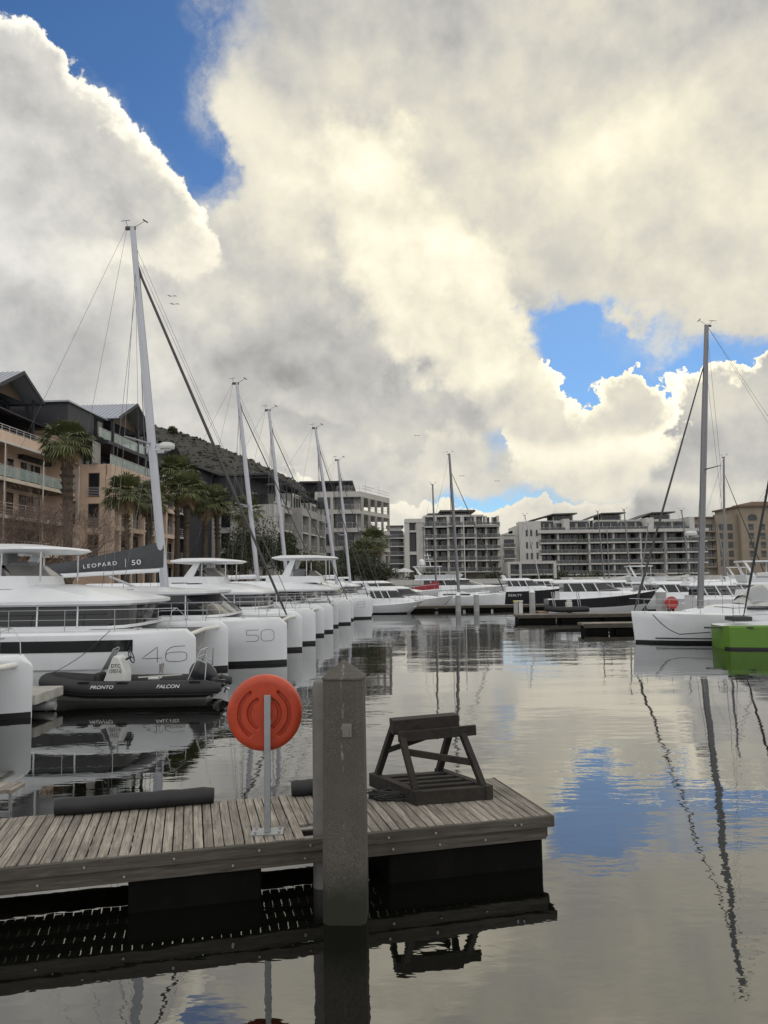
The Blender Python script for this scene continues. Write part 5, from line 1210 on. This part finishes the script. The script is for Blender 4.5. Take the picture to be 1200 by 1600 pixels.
# ================================================================ plants
pleaf = M('palm_leaf', (.115, .13, .05), .65, var=.35, vs=1.2)
pdead = M('palm_dead', (.30, .22, .12), .85, var=.3, vs=2)
ptrunk = M('palm_trunk', (.085, .064, .047), .95, var=.35, vs=3, bump=.04, bs=6)
def palm_mesh(seed, H, cr=1.9, tr=.24, nf=52, shag=False):
    r = random.Random(seed); lf = MB(); dd = MB()
    def fan(mb, az_, el_, ln, droop, wd):
        o = Vector((math.cos(az_)*.12, math.sin(az_)*.12, H)); d = Vector((math.cos(az_)*math.cos(el_), math.sin(az_)*math.cos(el_), math.sin(el_)))
        base = o+d*ln*.52; side = Vector((-math.sin(az_), math.cos(az_), 0)); upv = side.cross(d)
        mb.beam(o, base, .035, .03)
        nb = 13
        for i in range(nb):
            f = (i/(nb-1)-.5)*2; a = f*1.25; dd_ = (d*math.cos(a)+side*math.sin(a)).normalized(); L_ = ln*(.62-.12*abs(f))*r.uniform(.85, 1.1)
            w_ = .075*wd; s2 = dd_.cross(upv).normalized(); m_ = base+dd_*L_*.6+upv*.05*(1-abs(f)); e = base+dd_*L_+Vector((0, 0, -droop*L_*r.uniform(.5, 1.2)))
            mb.add([base, m_-s2*w_, m_+s2*w_, e], [(0, 1, 3, 2)])
    for i in range(nf):
        t_ = i/nf; el_ = R(78-110*t_)+r.uniform(-.12, .12); fan(lf, i*2.4+r.uniform(-.3, .3), el_, cr*r.uniform(.85, 1.08), .25+.25*t_, 1)
    for i in range(22):
        fan(dd, i*2.4+r.uniform(-.5, .5), R(-38-45*r.random()), cr*.72*r.uniform(.7, 1.1), .4, .8)
    tk = MB(); n_ = 22; bx = r.uniform(-.4, .4); pts = []; rr = []
    for i in range(n_+1):
        f = i/n_; pts.append((bx*math.sin(f*2.2)*(1-f), .2*math.sin(f*3+seed)*(1-f), H*f)); rr.append(tr*((.62+.5*f) if shag else (1.25-.5*f+(.25 if f > .8 else 0)))*(1+.10*((i % 2)-.5)))
    tk.tube(pts, rr, 10)
    for i in range(260 if shag else 110):
        f = r.uniform(.45 if shag else .6, .99); a = r.uniform(0, 6.28); c = Vector(pts[int(f*n_)]); rad = rr[int(f*n_)]
        tk.beam(c+Vector((math.cos(a)*rad*.9, math.sin(a)*rad*.9, 0)), c+Vector((math.cos(a)*(rad+.15), math.sin(a)*(rad+.15), .28)), .10, .03)
    return lf, dd, tk
def palm(label, px, py, Y, cr, seed, tr=.24):
    p = at(px, py, Y); t = thing('palm_tree', label, 'palm tree', (p.x, Y, 1.7), 0, 'palm trees along the quay'); H = p.z-1.7
    lf, dd, tk = palm_mesh(seed, H, cr, tr, shag=seed == 1)
    c = lf.build('crown', pleaf, t, recalc=False); dd.build('dead_skirt', pdead, t, recalc=False); tk.build('trunk', ptrunk, t)
palm('tallest palm with a thick shaggy trunk, in front of the left apartment block', 105, 692, 57, 2.05, 1, .40)
palm('broad palm in front of the tan wing, left of the tall mast', 197, 774, 68, 2.2, 2)
palm('palm with its crown half hidden behind the tall mast', 236, 782, 73, 2.1, 3, .3)
palm('upper palm of the clump right of the tall mast', 276, 742, 80, 2.4, 4, .28)
palm('palm in the middle of the clump right of the tall mast', 292, 768, 76, 2.2, 5, .28)
palm('palm at the right of the clump, before the end of the tan wing', 322, 786, 82, 2.2, 6, .30)
palm('rightmost palm of the clump, its crown overlapping its neighbour', 338, 784, 84, 2.0, 7, .28)
palm('small palm in front of the grey block, above the dark trees', 383, 800, 98, 2.5, 8, .2)
palm('far palm before the pillared concrete block', 583, 848, 124, 3.0, 9, .3)
palm('short far palm beside the pillared block, left of its neighbour', 566, 862, 120, 2.2, 10, .3)

lfm = M('leaf_dark', (.045, .056, .022), .75, var=.5, vs=.8)
lfm2 = M('leaf_olive', (.085, .085, .035), .75, var=.4, vs=.8)
bark = M('bark', (.10, .08, .06), .95, var=.3)
def tree(label, px, pytop, Y, W, seed, n_=3800, m=None, name='leafy_tree', leaf=.26, zb=1.7, shape=1.0, group='dark trees along the quay'):
    p = at(px, pytop, Y); t = thing(name, label, 'tree', (p.x, Y, zb), 0, group); H = p.z-zb; r = random.Random(seed)
    lumps = []
    for i in range(11):
        a = r.uniform(0, 6.28); q = r.uniform(0, .62); lumps.append((Vector((math.cos(a)*W/2*q, math.sin(a)*W/2*q*.8, H*(.34+.5*r.random()*(1-q*.5)))), W*.5*r.uniform(.34, .58)))
    lumps.append((Vector((0, 0, H*.78)), W*.33))
    mb = MB()
    for i in range(n_):
        c, rad = r.choice(lumps); d = Vector((r.gauss(0, 1), r.gauss(0, 1), r.gauss(0, 1))).normalized()*rad*(r.random()**.35)*r.uniform(.8, 1.1); d.z *= .8; q = c+d
        if q.z < .3: continue
        u = Vector((r.gauss(0, 1), r.gauss(0, 1), r.gauss(0, 1))).normalized(); v_ = u.cross(Vector((r.gauss(0, 1), r.gauss(0, 1), r.gauss(0, 1)))).normalized(); s_ = leaf*r.uniform(.6, 1.4)
        mb.add([q, q+u*s_*.5+v_*s_*.3, q+u*s_, q+u*s_*.5-v_*s_*.3], [(0, 1, 2, 3)])
    mb.build('crown', m or lfm, t, recalc=False)
    tk = MB(); tk.tube([(0, 0, 0), (.1, 0, H*.3), (0, .1, H*.6)], [.28, .2, .08], 8)
    for c, rad in lumps: tk.tube([(.05, 0, H*.28), (c*.6)+Vector((0, 0, H*.08)), c], [.13, .07, .03], 5)
    tk.build('trunk', bark, t)
tree('dark evergreen right of the tan wing, behind the second mast', 375, 808, 92, 6.5, 1)
tree('dark evergreen between the second and third masts', 412, 800, 100, 7.5, 2)
tree('dark evergreen with the tallest dome, left of the third mast', 448, 822, 96, 5.5, 3)
tree('low dark tree below the small palm', 362, 838, 88, 5, 4, 2600)
tree('olive hedge tree behind the third mast', 478, 862, 104, 6.5, 5, 2600, lfm2)
tree('low olive bush in front of the grey block', 505, 874, 108, 6.0, 6, 2200, lfm2)
tree('dark tree before the pillared block, behind the fifth mast', 548, 845, 118, 8, 7)
tree('broad dark tree under the far palm', 575, 858, 112, 7, 8, 3800)
tree('low dark shrub at the end of the quay', 522, 880, 100, 6, 9, 2600)
tree('dark shrub beside the far terrace', 600, 880, 130, 6, 10, 2400)
for i, (px, py, lab) in enumerate(((650, 897, 'clipped shrub below the central block, left one'), (672, 898, 'clipped shrub below the central block, behind the leftmost thin mast'), (770, 896, 'shrub at the right corner of the central block'), (852, 903, 'shrub before the low framed building'), (880, 898, 'shrub at the left end of the long block'), (905, 904, 'shrub below the long block, behind the black-hulled cruiser'), (930, 900, 'larger shrub below the long block'), (1075, 903, 'shrub at the right end of the long block'))):
    tree(lab, px, py, 188 if px < 860 else 197, 9, 40+i, 900, lfm, 'shrub', .5, group='shrubs along the far quay')
# bare winter trees
twig = M('bare_twig', (.17, .12, .095), .95, var=.3)
def bare(label, px, pytop, Y, W, seed):
    p = at(px, pytop, Y); t = thing('bare_tree', label, 'tree', (p.x, Y, 1.7), 0, 'leafless trees on the quay'); H = p.z-1.7; r = random.Random(seed)
    mb = MB(); cnt = [0]; tk = MB(); tk.tube([(0, 0, 0), (.05, 0, H*.22)], [.16, .12], 7); tk.build('trunk', bark, t)
    def grow(a, d, ln, rad, lv):
        if cnt[0] > 2600 or lv > 6: return
        e = a+d*ln; mid = a+d*ln*.5+Vector((r.gauss(0, 1), r.gauss(0, 1), r.gauss(0, 1)))*ln*.06
        mb.tube([a, mid, e], [rad, rad*.85, rad*.65], 3, cap=False); cnt[0] += 1
        for i in range(r.choice((2, 3, 3)) if lv < 5 else 2):
            q = Vector((r.gauss(0, 1), r.gauss(0, .8), r.gauss(0, .7))).normalized(); nd_ = (d*1.0+q*.75+Vector((0, 0, .16))).normalized()
            grow(e if i < 2 else mid, nd_, ln*r.uniform(.62, .86), max(.007, rad*.62), lv+1)
    for i in range(5):
        a = i*1.26+r.random(); grow(Vector((.05, 0, H*.21)), Vector((math.cos(a)*W*.11, math.sin(a)*.5, 1)).normalized(), H*.24, .06, 0)
    mb.build('branches', twig, t, recalc=False)
bare('leafless brown tree at the left edge, behind the hardtop', 15, 762, 44, 6, 1)
bare('leafless brown tree just left of the tallest palm trunk', 62, 770, 46, 6, 2)
bare('leafless brown tree just right of the tallest palm trunk', 112, 775, 46, 5, 3)
tree('rounded tree on the crest of the hill', 269, 668, 890, 16, 70, 900, lfm, 'hill_tree', 2.2, zb=at(269, 680, 890).z, group='trees on the hill crest')
tree('small bush on the hill crest right of the round tree', 287, 679, 890, 7, 71, 300, lfm, 'hill_tree', 1.4, zb=at(287, 687, 890).z, group='trees on the hill crest')

# ================================================================ boats in the middle and on the right
motoryacht('sleek white sport yacht with a pointed dark window, bow towards the central mast', (at(558, 940, 76).x, 77, 0), R(-4), L_=9.6, B=3.0, f=(.85, 1.45), group='motor yachts across the basin')
motoryacht('white cruiser with a raked arch, left of and behind the sleek sport yacht', (at(520, 940, 86).x, 84, 0), R(-3), L_=12.0, B=3.6, f=(1.4, 2.0), group='motor yachts across the basin')
motoryacht('small white cruiser bow with a dark stripe, beside the last catamaran', (at(570, 950, 71).x, 70.5, 0), R(-5), L_=5.4, B=2.4, f=(.8, 1.15), group='motor yachts across the basin', arch=False)
motoryacht('large white yacht with two satellite domes and a radar mast', (at(640, 940, 103).x, 103, 0), R(-6), L_=14.5, B=4.8, f=(1.6, 2.3), style='fly', dome=True, group='motor yachts across the basin')
sailboat('white yacht with a crimson sail cover, under the leftmost thin mast of the basin', (at(640, 940, 92).x, 92, 0), R(-3), L_=9.5, B=3, f=(1.1, 1.5), top=at(676, 757, 92), mx=3.2, boomc=None, hood=False, furl=False, rails=False, spread=False, group='sailing yachts across the basin', mr=.12)
o = one(lambda q: q.loft([[(x, -w_, z0), (x, -w_*1.1, z0+h_*.4), (x, -.04, z0+h_), (x, .04, z0+h_), (x, w_*1.1, z0+h_*.4), (x, w_, z0)] for x, w_, z0, h_ in ((-4.6, .12, 0, .25), (-3, .2, 0, .5), (-1.2, .22, 0, .8), (-.1, .2, 0, 1.1))]), 'sail_cover', red)
o.location = at(682, 921, 91.5); tag(o, 'crimson cover over a furled mainsail, below the leftmost thin mast of the basin', 'sail cover')
for q in [x for x in bpy.data.objects if x.get('label', '').startswith('white yacht with a crimson')]:
    o.parent = q; o.location = (at(688, 921, 91.5).x-q.location.x, 0, at(682, 921, 91.5).z); o.rotation_euler = (0, R(-4), 0); del o['category']; del o['label']
sailboat('white sailing yacht with the tall central mast, bow to the right', (3.2, 80, 0), R(-4), L_=9.2, B=3.2, f=(1.15, 1.6), top=at(702, 709, 79.5), mx=4.4, hood=False, furl='dark', group='sailing yachts across the basin', mr=.16, radome=False)
o = thing('white_mast_sloop', 'slender sloop with a thin white mast in front of the central apartments', 'sailing yacht', (at(700, 940, 112).x, 112, 0), 0, 'sailing yachts across the basin')
one(lambda q: q.loft(yhull(None, 8, 2.8, 1.1, 1.4, .3)), 'hull', white, o); one(lambda q: q.tube([(2.6, 0, 1.1), (2.5, 0, at(728, 806, 112).z)], .07, 8), 'mast', wfr, o)
motoryacht('black-hulled launch with white lettering on its side, left of the long pontoon', (at(779, 940, 92).x, 92, 0), R(-2), L_=7.5, B=3, f=(1.45, 1.75), hullm=M('hull_black', (.02, .02, .026), .2), group='motor yachts across the basin', txt='REALTY', arch=True)
cat2 = motoryacht('white low cruiser behind the rightmost central pile, right of the black launch', (at(822, 940, 98).x, 99, 0), R(-3), L_=7.5, B=4.5, f=(1.3, 1.5), group='motor yachts across the basin', arch=False)
sailboat('sloop with a raked thin mast behind the low cruiser', (at(800, 940, 108).x, 108, 0), 0, L_=9, B=3, top=at(820, 805, 108), mx=4.2, hood=False, furl=False, rails=False, spread=False, group='sailing yachts across the basin')
motoryacht('white sport cruiser with a black hull stripe, above the long timber pontoon', (at(858, 950, 62).x, 63, 0), R(-4), L_=8.9, B=3.4, f=(1.3, 1.95), hullm=M('hull_black', (.02, .02, .026), .2), band=True, group='motor yachts on the right', arch=False)
# near right: white yacht and green boat
sailboat('big white sailing yacht with a grey dodger, its bow beside the pontoon on the right', (at(1003, 990, 35.6).x+12.2, 36.4, 0), R(180), L_=12.4, B=3.9, f=(1.25, 1.42), mx=9.15, top=at(1104, 508, 36.4), group='sailing yachts moored on the right', mr=.15, rake=.15, radome=True, hoodx=.50, furl='dark', boomc=None)
by = [x for x in bpy.data.objects if x.get('label', '').startswith('big white sailing')][0]
one(lambda q: q.box(8.15, 8.9, 1.93, 1.955, .84, .98), 'hull_window', dglass, by)
one(lambda q: q.loft([[(12.4*t_, 1.95*shp(t_)*.925+.035, z) for t_ in [i/20*.93 for i in range(21)]] for z in (.20, .26)], closed=False, caps=False), 'boot_stripe', black, by)
one(lambda q: q.loft([[(4.6, y, z0), (4.6, y, z1), (.2, y, z1+.05), (.2, y, z0)] for y, z0, z1 in ((1.5, 1.33, 1.5), (1.56, 1.33, 1.5))]), 'toe_cover', grcanvas, by)
rl_ = MB(); p0 = Vector((at(1020, 963, 35).x, 35.0, 1.35)); p1 = at(1062, 991, 34.5); p2 = at(1110, 988, 34)
rl_.tube([p0+(p1-p0)*(i/8)-Vector((0, 0, .14*math.sin(math.pi*i/8))) for i in range(9)], .02, 5); rl_.tube([p1, p2], .022, 5)
tag(rl_.build('mooring_line', drope), 'black mooring line hanging along the bow of the big white yacht', 'mooring line')
grn = M('hull_green', (.10, .215, .018), .4, var=.1, vs=1, dirt=.25, dcol=(.06, .12, .02))
gx = at(1116, 1000, 32.5).x+.45
G_ = thing('racing_yacht', 'lime green flat-sided racing yacht at the right edge, in front of the big white yacht', 'sailing yacht', (gx, 33.2, 0))
def gh(mb):
    mb.loft([[(x, -w_, -.3), (x, -w_, .09), (x, -w_, zt-.08), (x, -w_+.08, zt), (x, w_-.08, zt), (x, w_, zt-.08), (x, w_, .09), (x, w_, -.3)] for x, w_, zt in ((0, .6, .95), (.12, .9, .98), (2, 1.4, 1.0), (6, 1.9, 1.02), (12, 2.1, 1.02))], strip=lambda i, j: 1 if j in (0, 6, 7) else (2 if j == 3 else 0))
one(gh, 'hull', [grn, black, white], G_)
one(lambda q: q.beam((-.6, -.1, .86), (1.0, -1.15, .90), .12, .07), 'bowsprit', dalu, G_)
one(lambda q: (q.box(.5, 1.3, -.5, .4, 1.13, 1.32),), 'anchor_locker', drk, G_, bevel=.04)
fo_ = Vector((1.1, -.1, 1.3)); tp_ = at(1262, 430, 33.2)-Vector((gx, 33.2, 0))
one(lambda q: q.tube([fo_, fo_+(tp_-fo_)*.1, tp_], [.02, .055, .05], 8), 'furled_jib', black, G_)
one(lambda q: q.tube([tp_+Vector((0, 0, .3)), (4.4+.6, 0, 1.2)], .12, 10), 'mast', dalu, G_)
def gr_(mb):
    pts = [(.3, -.9, 1.7), (2, -1.4, 1.74), (4, -1.6, 1.76), (7, -1.8, 1.76)]; mb.tube(pts, .012, 4); mb.tube([(x, y, z-.3) for x, y, z in pts], .008, 4)
    for x, y, z in pts: mb.tube([(x, y, 1.1), (x, y, z)], .012, 4)
    mb.tube([(.3, -.9, 1.7), (-.05, 0, 1.74), (.3, .9, 1.7)], .014, 5); mb.tube([(2.6, -1.45, 1.15), (3.6, -1.5, 1.6), (4.6, -1.55, 1.2)], .02, 5)
one(gr_, 'guard_rail', drk, G_)

# pontoons, piles and marina furniture
pwd = woodmat('pontoon_timber', (.12, .10, .08), (.32, .29, .24), .12, 0, (30, 3, 30))
def pontoon(label, px0, px1, Y, dpt=1.8, z=.5, group='pontoons on the right', y0=None):
    a = at(px0, 970, Y).x; b_ = at(px1, 970, Y).x; t = thing('pontoon', label, 'pontoon', (a, Y, 0), 0, group)
    one(lambda q: q.box(0, b_-a, 0, dpt, z-.12, z), 'deck', pwd, t); one(lambda q: q.box(0, b_-a, -.04, -.004, z-.24, z-.02), 'fascia', fasm, t)
    n_ = max(2, int((b_-a)/2.4)); each(lambda q: [q.box((b_-a)*i/n_+.15, (b_-a)*(i+1)/n_-.25, .06, dpt-.06, -.3, z-.13) for i in range(n_)], 'float', floatm, t)
    return t
pontoon('long timber pontoon below the black-striped cruiser', 808, 1008, 54)
pontoon('shorter timber pontoon by the bow of the big white yacht', 912, 1004, 43, 1.4)
pontoon('far pontoon running behind the piles in the middle of the basin', 640, 860, 74, 1.6)
pontoon('pontoon behind the big white yacht', 1020, 1180, 47, 2)
pilem = M('steel_pile', (.38, .38, .38), .6, var=.2, vs=2, dirt=.4, dcol=(.15, .12, .1))
def pile(label, px, pytop, Y, r_=.25, group='mooring piles in the basin'):
    p = at(px, pytop, Y); t = thing('mooring_pile', label, 'pile', (p.x, Y, 0), 0, group); H = p.z
    one(lambda q: q.tube([(0, 0, -1), (0, 0, H-.28)], r_, 14), 'shaft', pilem, t); one(lambda q: q.tube([(0, 0, H-.279), (0, 0, H-.26), (0, 0, H)], [r_*1.08, r_*1.08, .03], 14), 'cone_cap', white, t)
pile('white-capped pile left of the tall central mast foot', 715.5, 926, 73, .26); pile('white-capped pile right of the tall central mast foot', 744, 925, 73, .26)
pile('white-capped pile at the end of the long pontoon, right of the black launch', 831, 920, 58, .22); pile('thick grey pile beside the red life ring on the right', 1032, 918, 45.5, .30)
# red life ring on its stand
q = at(1049, 942, 44.8); t = thing('life_ring_stand', 'small red round life ring case on a stand, right of the thick grey pile', 'life ring', (q.x, 44.8, .5))
one(lambda m_: m_.tube([(0, -.10, q.z-.5), (0, -.08, q.z-.5), (0, .04, q.z-.5)], [.34, .37, .37], 24), 'ring_case', M('red_plastic', (.42, .03, .02), .4, var=.1), t); one(lambda m_: m_.box(-.03, .03, .045, .1, 0, q.z-.3), 'post', galv, t)
# service pedestals and dock boxes
for i, (px, Y, lab) in enumerate(((816, 55, 'white service pedestal at the left end of the long pontoon'), (893, 55, 'white service pedestal below the black-striped cruiser'), (1045, 48, 'green-topped service box behind the bow of the big white yacht'), (808.5, 55, 'yellow-topped service pedestal at the tip of the long pontoon'))):
    p = at(px, 960, Y); t = thing('service_pedestal', lab, 'pedestal', (p.x, Y+.6, .5), 0, 'service pedestals on the pontoons')
    one(lambda m_: m_.box(-.14, .14, -.12, .12, 0, .85), 'body', wfr if i < 2 else (M('green_box', (.10, .16, .13), .6) if i == 2 else pilem), t, bevel=.02); one(lambda m_: m_.box(-.17, .17, -.15, .15, .851, .95), 'lid', ycov if i == 3 else wfr, t, bevel=.02)
# tender on the pontoon
T2 = at(862, 968, 55.4); t = thing('tender', 'small tender with a steel frame lying on the long pontoon', 'tender', (T2.x, 55.6, .5))
one(lambda m_: m_.tube([(2.6, -.45, .28), (0.5, -.5, .26), (-.3, 0, .34), (.5, .5, .26), (2.6, .45, .28)], .20, 10), 'inflatable_tube', rubber, t, ang=60)
one(lambda m_: m_.box(0, 2.6, -.35, .35, .12, .2), 'floor', black, t)
one(lambda m_: [m_.tube([(x, -.3, .3), (x-.15, -.3, 1.5), (x-.15, .3, 1.5), (x, .3, .3)], .03, 5) for x in (.3, 2.1)], 'frame', steel, t)
one(lambda m_: m_.box(1.1, 1.5, -.25, .25, .2, .8), 'console', wfr, t, bevel=.04)

# the crowd of moored boats further right
fleet = [(975, 80, 11, 'long white flybridge cruiser behind the black-striped one', 'fly', 0), (1005, 70, 10, 'white cruiser behind the thick grey pile', 'sport', 0), (1062, 58, 9, 'white cruiser just right of the red life ring', 'sport', 0), (1075, 88, 13, 'white long cruiser below the right end of the long block', 'sport', 0),
         (1120, 72, 11, 'white cruiser behind the tall right-hand mast', 'sport', 0), (1148, 60, 12, 'white flybridge yacht at the right edge, behind the dodger', 'fly', 0), (930, 100, 12, 'white cruiser far behind, left of the raked thin masts', 'sport', 0), (1010, 104, 12, 'white cruiser far behind, below the middle of the long block', 'sport', 0), (885, 108, 10, 'small white cruiser far behind the black-striped one', 'sport', 0), (1130, 110, 13, 'white yacht farthest right in the back row', 'fly', 0)]
for i, (px, Y, L_, lab, sty, rv) in enumerate(fleet):
    motoryacht(lab, (at(px, 940, Y).x, Y, 0), R(-4 if not rv else 176), L_=L_*.85, B=3.5, f=(1.0, 1.5), style=sty, group='motor yachts on the right', arch=sty == 'sport')
masts = [(934, 799, 120, 946, 'raked thin mast left of the long block middle'), (975, 796, 104, 987, 'upright thin mast on the long block, second from left'), (1013, 818, 118, 1000, 'short raked thin mast left of the sloping forestay'), (1041, 836, 112, 1038, 'short thin mast right of the sloping forestay'), (1065, 797, 100, 1080, 'raked thin mast near the end of the long block'), (1131, 714, 78, 1132, 'dark mast behind the tall right-hand mast'), (1117, 806, 90, 1140, 'thin raked mast before the beige block'), (948, 822, 124, 953, 'thin mast close beside the leftmost raked one'), (986, 800, 97, 975, 'thin upright mast')]
for i, (pt, py, Y, pb, lab) in enumerate(masts[:-1]):
    x = at(pb, 930, Y).x; sailboat('moored sloop, '+lab, (x-4.6, Y, 0), 0, L_=9.5, B=3.1, f=(1.1, 1.4), mx=4.6, top=at(pt, py, Y), hood=False, furl='dark' if i == 5 else False, rails=False, spread=i == 5, group='sloops moored on the right', mr=.10 if i != 5 else .12, boomc=wcanvas if i in (1, 4) else None)
# big white rolled sail and boom of the ketch at the right edge
x = at(1135, 930, 47).x; sailboat('white ketch with a long pale sail cover, behind the dodger at the right edge', (x-1, 49.5, 0), R(3), L_=13, B=3.8, f=(1.6, 1.9), mx=9.0, mh=13.5, boomc=wcanvas, hood=False, furl=False, group='sailing yachts moored on the right', rails=True)
# gulls
gm = M('gull_grey', (.12, .12, .12), .8)
for i, (px, py, Y, lab) in enumerate(((266, 463, 90, 'gull gliding right of the tall left mast, upper one'), (270, 475.5, 90, 'gull gliding right of the tall left mast, lower one'), (650, 681, 150, 'tiny gull above the central masts'), (720, 744, 150, 'gull right of the tall central mast'), (775, 752, 150, 'gull above the gap between the far apartment blocks'))):
    p = at(px, py, Y); mb = MB(); s_ = .42
    mb.loft([[(-s_*.5, 0, 0), (-s_*.5, .001, .001), (-s_*.5, -.001, 0)], [(-s_*.2, 0, .04), (-s_*.2, .06, 0), (-s_*.2, -.06, 0)], [(s_*.3, 0, .05), (s_*.3, .06, 0), (s_*.3, -.06, 0)], [(s_*.6, 0, .01), (s_*.6, .01, 0), (s_*.6, -.01, 0)]])
    for sg in (-1, 1): mb.add([(0, 0, .03), (.12, 0, .03), (.20*1+sg*.35, sg*.1, .14), (.1+sg*.75, sg*.2, .05), (.02+sg*.35, sg*.1, .10)], [(0, 1, 2, 3, 4)])
    o = mb.build('gull', gm); o.location = p; tag(o, lab, 'bird', 'gulls in the sky')
